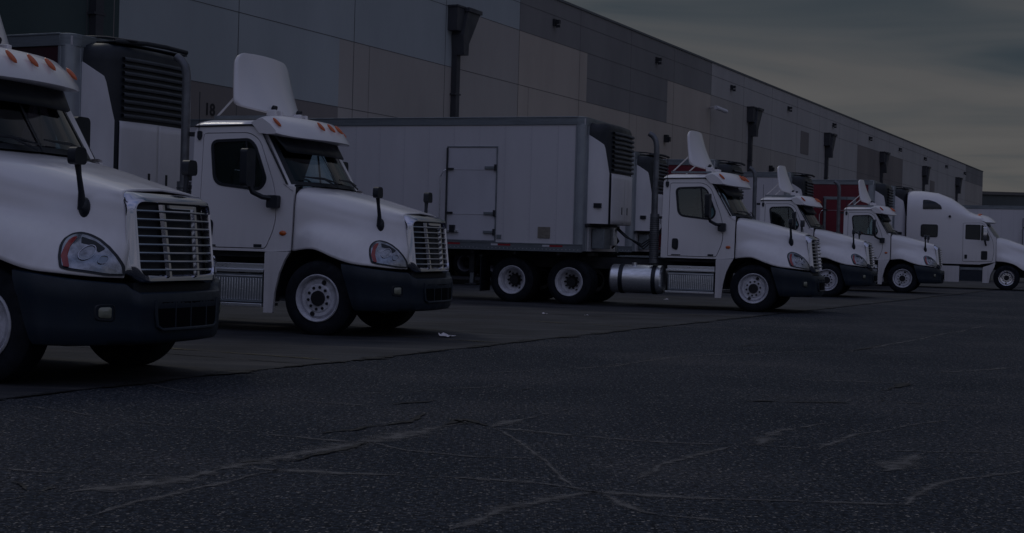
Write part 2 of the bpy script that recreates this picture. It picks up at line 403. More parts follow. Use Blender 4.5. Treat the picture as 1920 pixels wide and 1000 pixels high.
    b.grid([[(lambda p:(p[0]+.01,p[1],p[2]+.006))(ws_pt(-.016+.032*i,t/8)) for i in (0,1)] for t in range(9)],'gasket')
    b.build('windscreen_gasket',wso)
    # A pillars
    p=MB()
    for sg in (-1,1):
        p.grid([[ws_pt(sg*.97,t/8) for t in range(9)],[(-.535-.40*t/8+.03,sg*(side_y(1.97+.69*t/8)-.005),1.965+.70*t/8) for t in range(9)]],'white')
    p.grid([[(-.43,y,1.975-.02*(abs(y)/1.06)**8*4) for y in [-1.075+2.15*i/20 for i in range(21)]],[(ws_pt(y,0)[0]-.03,y*.995,1.985) for y in [-1.075+2.15*i/20 for i in range(21)]]],'black')
    for sg in (-1,1):
        p.grid([[(x,sg*y,z) for y,z in ((1.068,1.86),(1.066,1.93),(1.05,1.975),(.99,1.985))] for x in (-.62,-.55,-.425)],'white')
    p.box(-.438,-.426,-1.05,1.05,1.3,1.93,'seam')
    p.build('windscreen_pillar',R)
    for sy,sg in ((-.5,1),(.32,1)):   # wipers
        wp=MB(); a=ws_pt(sy-.05,0.02); e=ws_pt(sy+.42,.10); q=ws_pt(sy-.3,.13)
        f=lambda v:(v[0]+.05,v[1],v[2]+.03)
        wp.tube([f(ws_pt(sy+.35,-.02)),f(ws_pt(sy+.1,.12))],.012,'black',n=6); wp.tube([f(ws_pt(sy-.3,.13)),f(ws_pt(sy+.1,.12)),f(ws_pt(sy+.4,.06))],[.008,.018,.008],'black',n=6)
        wp.build('wiper',R)
    # sun visor
    v=MB(); ys=[-1.06+2.12*i/28 for i in range(29)]
    v.grid([[vis_pt(y,k) for y in ys] for k in range(9)],'white')
    for y in (ys[0],ys[-1]): v.add([vis_pt(y,k) for k in range(9)],[tuple(range(9))],'white')
    v.build('sun_visor',R,smooth=30)
    sh=MB(); G=[]
    for i in range(25):
        y=-.93+1.86*i/24; e=max(0,(abs(y)-.80)/.13); zb=2.42+.20*(1-math.sqrt(max(0,1-e*e))); row=[]
        for t in (0,.5,1):
            z=2.64+(zb-2.64)*t; row.append((ws_pt(y,(z-1.975)/.69)[0]+.07,y,z))
        G.append(row)
    sh.grid(G,'black'); sh.build('shade_strip',R,solid=.015)
    for y in (-.98,-.27,0,.27,.98):
        m=MB(); p3_=Vector(vis_pt(y,3)); dd=(Vector(vis_pt(y,4))-Vector(vis_pt(y,2))).normalized()*.165; a=p3_-dd*.5; G=[]
        n=9
        for i in range(n):
            u=-1+2*i/(n-1); rr=math.sqrt(max(0,1-u*u))
            ctr=a+dd*(.45+u*.55)+Vector((.016,0,.016)); G.append([tuple(ctr+Vector((.015*rr*math.sin(q),.019*rr*math.cos(q),.018*rr*math.sin(q)))) for q in [2*math.pi*k/10 for k in range(10)]])
        m.grid(G,'amber',closev=True); m.build('marker_lamp',R,smooth=80)
    # doors
    for sg in (-1,1):
        dpoly=inset(doorh,.011)
        win=rnd([(-1.715,2.56),(-1.13,2.585),(-1.03,2.50),(-.835,2.03),(-.93,1.895),(-1.64,1.97)],[.11,.09,.09,.17,.10,.14],6)
        dm=MB(); dm.plate(dpoly,[win],sp(sg,.006),(0,-sg*.045,0),'white'); do=dm.build('door',R,bevel=.006)
        ga=MB(); ga.plate(inset(win,-.012),[inset(win,.028)],sp(sg,.011),(0,-sg*.03,0),'gasket')
        ga.plate(rnd([(-1.12,1.9),(-1.095,1.9),(-1.165,2.57),(-1.19,2.57)],0),[],sp(sg,.006),(0,-sg*.01,0),'gasket'); ga.build('window_gasket',do)
        gl=MB(); gl.plate(inset(win,.01),[],sp(sg,-.012),(0,-sg*.004,0),'glass'); gl.build('window_glass',do)
        h=MB(); h.plate(rnd([(-1.75,1.28),(-1.64,1.24),(-1.615,1.30),(-1.615,1.45),(-1.64,1.49),(-1.75,1.49)],.04),[],sp(sg,.007),(0,sg*.012,0),'black')
        h.plate(rnd([(-1.71,1.3),(-1.66,1.29),(-1.65,1.45),(-1.71,1.46)],.02),[],sp(sg,.02),(0,sg*.02,0),'gasket'); h.build('door_handle',do,bevel=.005)
        s=MB(); s.plate(rnd([(-1.76,1.135),(-1.56,1.135),(-1.56,1.155),(-1.76,1.155)],.005),[],sp(sg,.006),(0,sg*.006,0),'black')
        s.plate(rnd([(-.98,1.135),(-.86,1.135),(-.86,1.175),(-.98,1.175)],.005),[],sp(sg,.006),(0,sg*.006,0),'black'); s.build('door_badge',do)
        tl=MB(); G=[]
        for i in range(9):
            u=-1+2*i/8; rr=math.sqrt(max(0,1-u*u)); G.append([(-.555+.055*u,sg*(side_y(1.33)+.004+.022*rr*math.sin(q)),1.33+.034*rr*math.cos(q)) for q in [math.pi*k/8-math.pi/2+math.pi/2 for k in range(9)]])
        tl.grid(G,'amber'); tl.build('side_turn_lamp',R,smooth=80)
        ve=MB(); ve.plate(rnd([(-1.935,2.69),(-1.865,2.69),(-1.865,2.60),(-1.90,2.555),(-1.935,2.60)],.02),[],sp(sg,.002),(0,sg*.02,0),'black'); ve.build('cab_vent',R,bevel=.004)
        # main mirror on door
        mi=MB(); yb=sg*side_y(1.76)
        mi.plate(rnd([(-.77,1.66),(-.61,1.66),(-.61,1.83),(-.77,1.83)],.03),[],sp(sg,.01),(0,sg*.10,0),'black')
        mi.tube([(-.72,yb+sg*.08,1.79),(-.80,yb+sg*.16,1.80),(-.90,yb+sg*.25,1.86),(-.93,yb+sg*.28,1.95)],.034,'black')
        x0=-.955; y1=sg*1.27; y2=sg*1.50
        mi2=[(y1,1.93),(y2,1.93),(y2,2.43),(y1,2.43)]
        mi.plate(rnd(mi2,.06),[],lambda a,b:(x0-.04,a,b),(.10,0,0),'black')
        mo=mi.build('side_mirror',R,bevel=.02,seg=3)
        mg=MB(); mg.plate(rnd([(y1+sg*.02,1.96),(y2-sg*.02,1.96),(y2-sg*.02,2.40),(y1+sg*.02,2.40)],.05),[],lambda a,b:(x0-.043,a,b),(-.002,0,0),'chrome'); mg.build('mirror_glass',mo)
        # hood mirror
        hm=MB(); bx=.68; by=sg*(hy(bx,1.47)); 
        G=[]
        for i in range(7):
            u=i/6; rr=.001+.075*math.sqrt(max(0,1-(1-u)**2)) if i else .001
            G.append([(bx+rr*.75*math.cos(q)+.02*(1-u),by+sg*(.075*(1-u)-.02),1.46+rr*1.35*math.sin(q)+.012*(1-u)) for q in [2*math.pi*k/16 for k in range(16)]])
        hm.grid(G,'black',closev=True)
        hm.tube([(bx,by+sg*.02,1.46),(bx+.01,by+sg*.05,1.60),(bx+.005,by+sg*.08,1.74),(bx,by+sg*.10,1.86)],[.040,.026,.022,.03],'black')
        cx,cy,cz=bx-.005,by+sg*.12,1.895
        hm.plate(rnd([(cy-.085,cz-.07),(cy+.085,cz-.07),(cy+.075,cz+.075),(cy-.075,cz+.075)],.05),[],lambda a,b:(cx-.02,a,b),(.075,0,0),'black')
        ho=hm.build('hood_mirror',R,bevel=.03,seg=3,smooth=60)
        mg=MB(); mg.plate(rnd([(cy-.065,cz-.055),(cy+.065,cz-.055),(cy+.06,cz+.06),(cy-.06,cz+.06)],.05),[],lambda a,b:(cx-.023,a,b),(-.002,0,0),'chrome'); mg.build('mirror_glass',ho)
        # rear arch fairing
        fa=MB(); fa.plate(rnd([(-.80,1.075),(-.43,1.09),(-.50,.98),(-.58,.80),(-.64,.55),(-.665,.27),(-.80,.27),(-.80,.7)],[.02,.02,0,0,0,.01,.01,0]),[],lambda a,b:(a,sg*1.135,b),(0,-sg*.05,0),'white'); fa.build('wheel_fairing',R,bevel=.012)
        gl=MB(); G=[]
        for k in range(15):
            a=rad(-8+190*k/14); G.append([(.60*math.cos(a),sg*yy,.52+.58*math.sin(a)) for yy in (.55,1.12)])
        gl.grid(G,'black'); gl.build('wheel_well_liner',R)
        # step box
        sb=MB(); y0,y1=sg*.62,sg*1.10
        ya,yb2=min(y0,y1),max(y0,y1)
        sb.box(-1.82,-.84,ya,yb2,.40,.78,'aludull'); sb.box(-1.86,-.82,min(y0,sg*1.13),max(y0,sg*1.13),.80,.84,'alu'); sb.box(-1.84,-.83,min(sg*.8,sg*1.08),max(sg*.8,sg*1.08),.84,.915,'alu')
        sb.box(-1.86,-.82,min(sg*.7,sg*1.17),max(sg*.7,sg*1.17),.345,.385,'alu')
        for k in range(24): x=-1.79+k*.04; sb.box(x,x+.022,min(sg*1.10,sg*1.108),max(sg*1.10,sg*1.108),.43,.72,'alu')
        sb.box(-1.82,-.84,min(sg*1.10,sg*1.11),max(sg*1.10,sg*1.11),.735,.755,'alu')
        sb.build('step_box',R,bevel=.006)
        # fuel tank
        ft=MB(); ft.lathe([(-.02,.0001),(-.02,.22),(0,.28),(.03,.305),(1.10,.305),(1.13,.28),(1.15,.22),(1.15,.0001)],'alu',axis='x',c=(-3.10,sg*.85,.60),n=40)
        fo=ft.build('fuel_tank',R)
        for x in (-2.90,-2.18):
            q=MB(); q.lathe([(0,.306),(0,.318),(.09,.318),(.09,.306)],'black',axis='x',c=(x,sg*.85,.60),n=40); q.build('tank_strap',fo)
        q=MB(); q.lathe([(0,.055),(.06,.055),(.06,.0001)],'alu',axis='z',c=(-2.6,sg*.9,.89),n=16); q.build('fuel_cap',fo)
        mf=MB(); mf.box(-6.02,-6.0,min(sg*.62,sg*1.22),max(sg*.62,sg*1.22),.22,.98,'black'); mf.box(-6.05,-5.98,min(sg*.4,sg*1.2),max(sg*.4,sg*1.2),.98,1.02,'steel'); mf.build('mud_flap',R)
        front_wheel(R,sg,ang=.3 if sg<0 else 1.1)
        for x in (-3.98,-5.29): dual_wheel(R,sg,x)
    # hood
    def xend(v): return .955 if v<1.6 else .955+.115*min(1,(v-1.6)/3.0)
    h=MB(); us=[i/44 for i in range(45)]; vs_=[6*i/36 for i in range(37)]
    for sg in (-1,1):
        h.grid([[ (lambda x:(x,sg*hp(x,v)[0],hp(x,v)[1]))(-.40+(xend(v)+.40)*u) for v in vs_] for u in us],'white')
    bm=h; 
    ho=h.build('hood',R,smooth=50,solid=.018)
    wq=ho.modifiers.new('weld','WELD'); wq.merge_threshold=.0008
    ho.modifiers.move(1,0)
    for sg in (-1,1):
        cz_=MB(); pts=[(x,sg*(hy(x,1.77-.245*(x+.4)/1.33)+.001),1.77-.245*(x+.4)/1.33) for x in [-.39+1.33*i/20 for i in range(21)]]
        cz_.tube(pts,.0035,'seam',n=5); cz_.build('hood_seam',ho)
    # chrome surround
    def gface(y,z): return 1.25-.088*(y/.5)**2-(z-.83)*.115
    def loop(hw,zt,zb,r,n=8,notch=0):
        p=rnd([(-hw,zb),(hw,zb),(hw,zt),(-hw,zt)],r,n); return p
    def ringpts(hw,zt,zb,r,dx,taper=0,k=0):
        P=loop(hw,zt,zb,r)
        # resample
        out=[]
        for (y,z) in P: out.append((gface(y,z)+dx,y*(1+taper*(z-1.2)),z))
        return out
    cr_=MB()
    rings=[ringpts(.560,1.525,.930,.07,-.05),ringpts(.560,1.525,.930,.07,.010),ringpts(.573,1.540,.912,.09,.030),ringpts(.597,1.567,.875,.13,.026),ringpts(.615,1.588,.845,.17,-.015)]
    def zofv(z):
        s_=hsec(1.0); lo,hi=0,6
        for _ in range(30):
            m_=(lo+hi)/2
            if spl(s_,m_)[1]>z: lo=m_
            else: hi=m_
        return lo
    back=[]; mid=[]
    for (x,y,z) in rings[-1]:
        if z<.93: bk_=(1.045,math.copysign(min(abs(y),.635),y),z)
        else:
            v_=zofv(z) if z<1.56 else min(1.7,1.5*abs(y)/.55)
            xe=xend(v_)-.006
            if z<1.56: bk_=(xe,math.copysign(hy(xe,z)+.006,y),z)
            else:
                q_=hp(xe,v_); bk_=(xe,math.copysign(q_[0],y),q_[1]+.006)
        back.append(bk_); mid.append(tuple((a_+b_)/2+c_ for a_,b_,c_ in zip((x,y,z),bk_,(.0,math.copysign(.012,y) if z<1.56 else 0,.012 if z>1.56 else 0))))
    rings.append(mid); rings.append(back)
    cr_.grid(rings,'chrome',closev=True); gro=cr_.build('grille_surround',R,smooth=50)
    bk=MB(); bk.grid([[(gface(y,z)-.07,y,z) for y in [-.585+1.17*i/16 for i in range(17)]] for z in (.90,1.0,1.2,1.4,1.53)],'black'); bk.build('grille_backing',gro)
    # grille bars
    gb=MB()
    for k in range(8):
        z=1.462-.0705*k
        pts=[(gface(y,z)+.004,y,z) for y in [-.565+1.13*i/18 for i in range(19)]]
        G=[]
        for p_ in pts: G.append([(p_[0]-.03,p_[1],p_[2]-.008),(p_[0],p_[1],p_[2]-.009),(p_[0]+.006,p_[1],p_[2]),(p_[0],p_[1],p_[2]+.009),(p_[0]-.03,p_[1],p_[2]+.008)])
        gb.grid(G,'bar',closev=True)
    gb.build('grille_bars',gro,smooth=30)
    for sg in (-1,1):
        rb=MB(); G=[]
        for i in range(9):
            z=.91+.61*i/8; yc=sg*(.215+.03*(z-.9)/.6); hw=.026
            G.append([(gface(yc,z)-.045,yc-hw,z),(gface(yc,z)-.012,yc-hw*.6,z),(gface(yc,z)-.012,yc+hw*.6,z),(gface(yc,z)-.045,yc+hw,z)])
        rb.grid(G,'chrome'); rb.build('grille_rib',gro)
    nb=MB()
    nb.plate([(-.19,1.52),(.19,1.52),(.19,1.495),(.15,1.49),(-.15,1.49),(-.19,1.495)],[],lambda a,b:(gface(a,b)+.0,a,b),(-.02,0,0),'chrome'); nb.build('grille_notch',gro)
    # headlights
    for sg in (-1,1):
        O=[(.650,1.16),(.640,1.215),(.665,1.258),(.72,1.272),(.79,1.256),(.87,1.218),(.95,1.160),(1.015,1.085),(1.06,1.005),(1.078,.915),(1.0,.915),(.9,.938),(.80,.955),(.735,.975),(.69,1.06)]
        def onhood(x,z,off): 
            off+=.013; y=hy(x,z); y2=hy(min(1.08,x+.01),z); nx=-(y2-y)/.01 if x<1.07 else .8; nn=Vector((nx,1,.25)).normalized()
            return (x+nn.x*off,sg*(y+nn.y*off),z+nn.z*off)
        def fill(poly,off,m,mb,dome=0,cen=None):
            # concentric fan conforming to surface
            cx=sum(p[0] for p in poly)/len(poly); cz=sum(p[1] for p in poly)/len(poly)
            rings=[]
            for k in range(6):
                s_=1-k/6; rings.append([onhood(cx+(p[0]-cx)*s_,cz+(p[1]-cz)*s_,off+dome*(1-s_**2)) for p in poly])
            mb.grid(rings,m,closev=True); mb.add(rings[-1],[tuple(range(len(poly)))],m)
            rim_=[onhood(p[0],p[1],-.02) for p in poly]; mb.grid([rings[0],rim_],m,closev=True)
        Om=rnd(O,.02,2)
        a=MB(); fill(Om,.006,'gasket',a); hb=a.build('headlight',R,smooth=50)
        I=inset(Om,.018)
        a=MB(); fill(I,.012,'lens',a,dome=.012); a.build('headlight_lens',hb,smooth=50)
        a=MB(); fill(rnd([(.688,1.15),(.680,1.20),(.697,1.228),(.722,1.228),(.720,1.16),(.750,1.05),(.790,.982),(.755,.985),(.705,1.07)],.01,2),.022,'red',a,dome=.003); a.build('turn_signal_lens',hb,smooth=50)
        a=MB(); fill(rnd([(.745,1.228),(.85,1.192),(.935,1.135),(.905,1.10),(.85,1.155),(.77,1.175)],.01,2),.023,'gasket',a); a.build('headlight_trim',hb,smooth=50)  # chevron reflection in the lens, painted as a dark band
        for (qx,qz,qr) in ((.84,1.10,.062),(.945,1.045,.034)):
            a=MB(); rr=[]
            for f_,o_ in ((1.0,.022),(.98,.030),(.92,.030),(.85,.02)): rr.append([onhood(min(1.07,qx+qr*.75*f_*math.cos(q)),qz+qr*f_*math.sin(q),o_+.006) for q in [2*math.pi*k/18 for k in range(18)]])
            a.grid(rr,'chrome',closev=True); a.build('reflector_ring',hb,smooth=40)
            a=MB(); r0=[onhood(min(1.07,qx+qr*.75*.85*math.cos(q)),qz+qr*.85*math.sin(q),.024) for q in [2*math.pi*k/18 for k in range(18)]]; a.add(r0,[tuple(range(18))],'bowl'); a.build('headlight_bowl',hb)
    # bumper
    PL=[(.36,1.205),(.60,1.195),(.82,1.12),(.94,1.01),(1.03,.87),(1.12,.70),(1.18,.54),(1.215,.40),(1.245,.2),(1.25,0)]
    PF=[spl(PL,9*i/60) for i in range(61)]
    PF=[(x+.030*max(0,min(1,(.66-abs(y))/.03)),y) for x,y in PF]
    full=[(x,-y) for x,y in PF]+[(x,y) for x,y in reversed(PF[:-1])]
    bm_=MB(); rows=[]
    def btop(x,y):
        return .96-.105*max(0,min(1,(x-.36)/.75)) if abs(y)>.72 else .855-.075*min(1,(.72-abs(y))/.10)
    NZ=10
    for (x,y) in full:
        zt=btop(x,y); zb=.345; row=[]; dx=0
        sgn=1 if y>=0 else -1
        L0=math.hypot(x-.2,y)
        for (t,inn) in ((-.0,.10),(0,.02),(.02,.0),(.12,-.012),(.3,-.014),(.36,-.004),(.7,.0),(.9,.012),(.98,.04),(1.0,.09)):
            z=zt+(zb-zt)*t; ex=x+(.0 if x>.7 else .20*(.36-x+.34)/.34*max(0,t-.05)*1.0 if x<.7 else 0)
            f=1-inn/max(.3,math.hypot(x-.3,y)); row.append((.3+(ex-.3)*(f if x>.6 else 1),y*f,z))
        rows.append(row)
    bm_.grid(rows,'plast')
    bo=bm_.build('bumper',R,smooth=45)
    bi=MB(); bi.box(.62,1.08,-.62,.62,.34,.80,'black'); bi.box(.9,1.10,-.60,.60,.74,.86,'gasket'); bi.build('bumper_core',bo)
    def bx_(y): 
        y=abs(y); 
        for i in range(len(PF)-1):
            if PF[i][1]>=y>=PF[i+1][1]:
                t=(y-PF[i+1][1])/max(1e-6,PF[i][1]-PF[i+1][1]); return PF[i+1][0]+(PF[i][0]-PF[i+1][0])*t
        return PF[-1][0]
    # lower intake: opening's shade painted as a flat near-black sheet, and a lip
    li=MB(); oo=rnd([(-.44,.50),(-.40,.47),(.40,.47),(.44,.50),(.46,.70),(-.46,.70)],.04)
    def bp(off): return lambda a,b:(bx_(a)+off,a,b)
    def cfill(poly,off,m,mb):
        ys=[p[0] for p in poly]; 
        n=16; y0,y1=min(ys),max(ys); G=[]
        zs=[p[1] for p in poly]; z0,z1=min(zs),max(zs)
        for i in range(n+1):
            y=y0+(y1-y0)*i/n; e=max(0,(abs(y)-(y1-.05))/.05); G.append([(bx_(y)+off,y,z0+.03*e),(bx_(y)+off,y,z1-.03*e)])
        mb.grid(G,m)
    cfill(oo,.013,'intake_shade',li)
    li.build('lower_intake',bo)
    lp=MB()
    pth=[(y,.468) for y in [-.40+.8*i/16 for i in range(17)]]
    pth=[(-.475,.72),(-.47,.60),(-.455,.50)]+pth+[(.455,.50),(.47,.60),(.475,.72)]
    lp.tube([(bx_(y)+.012,y,z) for y,z in pth],.016,'plast',n=8)
    for y in (-.24,-.02,.24): lp.box(bx_(y)-.01,bx_(y)+.015,y-.008,y+.008,.47,.70,'plast')
    lp.build('intake_lip',bo)
    for sg in (-1,1):
        fl=MB(); yc=.88; G=[]
        def fp(dy,dz,off): 
            y=yc+dy; x=bx_(y); return (x+off*.8+.0,sg*(y+off*.45),.62+dz)
        po=rnd([(-.058,-.065),(.058,-.055),(.058,.055),(-.058,.06)],.03,4)
        for s_,o_ in ((1.35,.004),(1.2,.010),(1.15,.002)): G.append([fp(a*s_,b*s_*.9,o_) for a,b in po])
        fl.grid(G,'black',closev=True); fl.add(G[-1],[tuple(range(len(po)))],'black'); fb=fl.build('fog_light',bo)
        fl=MB(); G=[[fp(a*s_*.85,b*s_*.75,o_+.006) for a,b in po] for s_,o_ in ((1,.004),(.8,.012),(.3,.018))]; fl.grid(G,'fog',closev=True); fl.add(G[-1],[tuple(range(len(po)))],'fog'); fl.build('fog_lens',fb)
    # roof deflector: tall curved panel with rounded corners
    df=MB(); G=[]; rc=.17; H=.84
    tv=[0,.01,.03,.06,.10,.15,.20]+[.20+.6*i/8 for i in range(1,8)]+[.80,.85,.90,.94,.97,.99,1.0]
    for t in tv:
        hw=.92-.20*t; dz=min(t,1-t)*H; rc=.17 if t>.5 else .08
        e=rc-math.sqrt(max(0,rc*rc-(rc-dz)**2)) if dz<rc else 0
        hw-=e; row=[]
        for i in range(25):
            u=-1+2*i/24; y=hw*u; q=(y/.88)**2
            row.append((-1.13-.30*q-(.36-.18*q)*t-.03*math.sin(t*math.pi),y,2.975+.08*q*(1-t)+H*t-.03*q*t))
        G.append(row)
    df.grid(G,'white'); df.build('roof_deflector',R,solid=.035,smooth=40)
    for sg in (-1,1):
        ds=MB(); ds.box(-1.92,-1.05,sg*.62-.02,sg*.62+.02,2.89,2.935,'aludull'); ds.build('roof_rail',R)
        ds=MB(); ds.tube([(-1.88,sg*.62,2.93),(-1.46,sg*.66,3.32)],.014,'white'); ds.build('deflector_strut',R)
        for y in (sg*.45,sg*.28): ds=MB(); ds.box(-1.20,-1.06,y-.03,y+.03,2.90,3.03,'white'); ds.build('hinge_bracket',R,bevel=.008)
        hn=MB(); hn.tube([(-1.17,sg*.36,3.07),(-1.12,sg*.36,3.05)],[.035,.045],'steel'); hn.build('deflector_hinge',R)
    # exhaust stack
    ex=MB(); ex.tube([(-2.17,-.97,.95),(-2.17,-.97,2.0)],.098,'stack',n=20)
    for k in range(20): ex.lathe([(0,.10),(.006,.106),(.012,.10)],'steel',axis='z',c=(-2.17,-.97,1.05+k*.045),n=20)
    ex.tube([(-2.17,-.97,1.95),(-2.17,-.97,3.42),(-2.18,-.97,3.50),(-2.20,-.97,3.58),(-2.26,-.97,3.66),(-2.34,-.97,3.71)],.060,'stack',n=18,cap=False)
    ex.box(-2.1,-2.0,-1.0,-.9,1.9,1.95,'steel'); ex.box(-2.1,-1.98,-.98,-.94,2.62,2.68,'steel'); ex.build('exhaust_stack',R,bevel=0)
    an=MB(); an.tube([(-1.90,-1.06,2.68),(-1.90,-1.06,3.22)],.006,'black',n=6); an.build('antenna',R)
    hs=MB()
    for k,y in enumerate((-.25,-.15,-.05)):
        hs.tube([(-2.02,y,1.9),(-2.3,y-.05,1.55),(-2.6,y-.1,1.35-.05*k),(-3.0,y,1.5),(-3.25,y+.05,1.7)],.018,'gasket',n=7)
    hs.build('air_hose',R)
    return R
# ---------------------------------------------------------------- sleeper tractor
HS6=[(-.42,[(0,2.10),(.6,2.07),(.92,1.98),(1.04,1.80),(1.08,1.5),(1.10,1.3),(1.11,1.12)]),
(-.05,[(0,2.02),(.56,1.99),(.82,1.86),(.90,1.66),(.98,1.42),(1.13,1.26),(1.18,1.10)]),
(.3,[(0,1.90),(.52,1.87),(.74,1.73),(.80,1.52),(.92,1.32),(1.12,1.16),(1.19,1.0)]),
(.6,[(0,1.79),(.48,1.76),(.66,1.62),(.70,1.42),(.84,1.22),(1.08,1.02),(1.17,.80)]),
(.95,[(0,1.64),(.44,1.60),(.56,1.48),(.60,1.3),(.72,1.1),(.92,.9),(1.10,.70)]),
(1.3,[(0,1.44),(.40,1.40),(.48,1.28),(.54,1.1),(.62,.95),(.76,.8),(.95,.66)])]
def make_sleeper():
    R=empty('semi_truck_tractor'); s=MB()
    prof=[(-3.86,.0,3.86),(-3.84,1,3.87),(-3.6,1,3.90),(-3.36,1,3.90),(-2.7,1,3.82),(-2.17,1,3.61),(-1.73,1,3.30),(-1.46,1,3.08),(-1.2,1,2.97),(-1.0,1,2.92)]
    prof2=[]
    for i in range(len(prof)-1):
        for k in range(3):
            t=k/3; prof2.append(tuple(a+(b-a)*t for a,b in zip(prof[i],prof[i+1])))
    prof2.append(prof[-1]); G=[]
    for x,e,zt in prof2:
        row=[]; q=(x+3.84)/2.84; zr=2.72-.0*q
        hw=1.10*(.97+.03*e)
        half=[(hw,.98),(hw,1.5),(hw-.01,2.0),(hw-.02,2.5),(hw-.03,2.74)]
        n=8
        for k in range(1,n+1):
            a=math.pi/2*k/n; half.append(((hw-.03)*math.cos(a)**.55 if k<n else 0,2.74+(zt-2.74)*math.sin(a)**.75))
        row=[(x,-y,z) for y,z in half]+[(x,y,z) for y,z in reversed(half[:-1])]
        G.append(row)
    s.grid(G,'white'); s.add(G[0],[tuple(range(len(G[0])))],'white')
    for sg in (-1,1):
        s.plate(rnd([(-1.02,.99),(-.43,1.09),(-.43,2.08),(-.50,2.09),(-.84,2.62),(-1.02,2.74)],[0,.05,.03,.02,.05,0]),[rnd([(-1.0,1.98),(-.66,1.93),(-.90,2.52),(-1.0,2.56)],.03)],lambda a,b:(a,sg*(1.10-max(0,b-1.5)*.02),b),(0,-sg*.04,0),'white')
    s.build('sleeper_cab',R,smooth=45)
    for sg in (-1,1):
        f=lambda off:(lambda a,b:(a,sg*(1.105+off-max(0,b-1.5)*.02),b))
        a=MB(); a.plate(rnd([(-3.30,2.02),(-2.64,2.02),(-2.64,2.53),(-3.30,2.53)],.09),[],f(.0),(0,sg*.012,0),'gasket'); a.plate(rnd([(-3.26,2.06),(-2.68,2.06),(-2.68,2.49),(-3.26,2.49)],.07),[],f(.013),(0,sg*.003,0),'glassd'); a.build('sleeper_window',R)
        # upper window follows the bulged roof side
        a=MB(); po=rnd([(-3.25,3.13),(-2.50,3.15),(-2.56,3.30),(-2.78,3.44),(-3.02,3.51),(-3.25,3.52)],.06)
        def up(off):
            def g(x,z):
                sn=min(1,(z-2.74)/(3.87-2.74))**(1/.75); cs=math.sqrt(max(0,1-sn*sn)); return (x,sg*(1.07*cs**.55+off),z)
            return g
        cx,cz=-2.95,3.32; G=[[up(.014)(cx+(p[0]-cx)*k/4,cz+(p[1]-cz)*k/4) for p in po] for k in range(4,0,-1)]; a.grid(G,'glassd',closev=True); a.add(G[-1],[tuple(range(len(po)))],'glassd'); a.grid([G[0],[up(-.02)(*p) for p in po]],'gasket',closev=True); a.build('roof_window',R)
        a=MB(); dp=rnd([(-1.66,1.10),(-1.68,2.60),(-1.05,2.62),(-.90,2.58),(-.56,1.95),(-.50,1.5),(-.56,1.12)],[.03,.05,.03,.08,.1,.1,.05])
        a.plate(inset(dp,-.010),[],f(.0),(0,sg*.004,0),'seam'); 
        w1=rnd([(-1.58,1.98),(-1.58,2.54),(-1.03,2.54),(-1.03,1.96)],.03); w2=rnd([(-.99,1.94),(-.99,2.54),(-.93,2.53),(-.68,2.08),(-.68,1.92)],.03)
        a.plate(dp,[w1,w2],f(.004),(0,sg*.012,0),'white'); do=a.build('door',R,bevel=.004)
        a=MB(); a.plate(inset(w1,-.01),[inset(w1,.02)],f(.012),(0,sg*.008,0),'gasket'); a.plate(inset(w2,-.01),[inset(w2,.02)],f(.012),(0,sg*.008,0),'gasket'); a.plate(w1,[],f(.008),(0,sg*.002,0),'glassd'); a.plate(w2,[],f(.008),(0,sg*.002,0),'glassd'); a.build('window_glass',do)
        a=MB(); a.plate(rnd([(-1.60,1.20),(-1.50,1.20),(-1.50,1.36),(-1.60,1.36)],.03),[],f(.016),(0,sg*.02,0),'black'); a.build('door_handle',do)
        a=MB(); a.plate(rnd([(-.98,1.17),(-.74,1.17),(-.74,1.52),(-.98,1.52)],.05),[],f(.016),(0,sg*.006,0),'gasket'); a.build('lower_door_window',do)
        a=MB(); a.lathe([(0,.05),(.03,.05),(.03,.0001)],'black',c=(-2.2,sg*1.09,2.86),n=14) if sg>0 else a.lathe([(0,.05),(-.03,.05),(-.03,.0001)],'black',c=(-2.2,sg*1.09,2.86),n=14); a.build('side_lamp',R)
        a=MB(); a.plate(rnd([(sg*1.24,1.93),(sg*1.50,1.93),(sg*1.50,2.46),(sg*1.24,2.46)],.06),[],lambda p,q:(-.90,p,q),(.13,0,0),'chrome'); a.tube([(-.8,sg*1.1,1.75),(-.82,sg*1.2,1.80),(-.85,sg*1.35,1.95)],.035,'black'); a.build('side_mirror',R,bevel=.02)
        a=MB(); y0,y1=sorted((sg*.85,sg*1.12)); 
        a.plate(rnd([(-3.8,.27),(-2.56,.27),(-2.56,.90),(-3.8,.90)],.03),[],lambda p,q:(p,sg*1.12,q),(0,-sg*.2,0),'white')
        a.plate(rnd([(-2.54,.27),(-1.78,.27),(-1.78,.90),(-2.54,.90)],.03),[],lambda p,q:(p,sg*1.12,q),(0,-sg*.2,0),'white')
        a.box(-1.76,-.92,y0,y1-.03*(sg>0),.33,.74,'plast'); a.box(-1.76,-.92,y0,y1,.76,.86,'aludull')
        a.plate(rnd([(-.90,.26),(-.66,.26),(-.60,.6),(-.46,.9),(-.43,1.09),(-.62,.98),(-.90,.88)],.03),[],lambda p,q:(p,sg*1.13,q),(0,-sg*.05,0),'white'); a.build('side_skirt',R,bevel=.012)
        # wheels
        h=front_wheel(R,sg,ang=.6); 
        for c in list(h.children):
            if c.name.startswith('rim'):
                me=c.data.copy(); me.materials.clear(); me.materials.append(M['chromed']); c.data=me
        for x in (-4.7,-6.0): dual_wheel(R,sg,x)
        b=MB(); b.grid([[(x,sg*hp(x,v,HS6)[0],hp(x,v,HS6)[1]) for v in [6*i/30 for i in range(31)]] for x in [-.42+1.72*i/30 for i in range(31)]],'white'); b.build('hood',R,smooth=50,solid=.012)
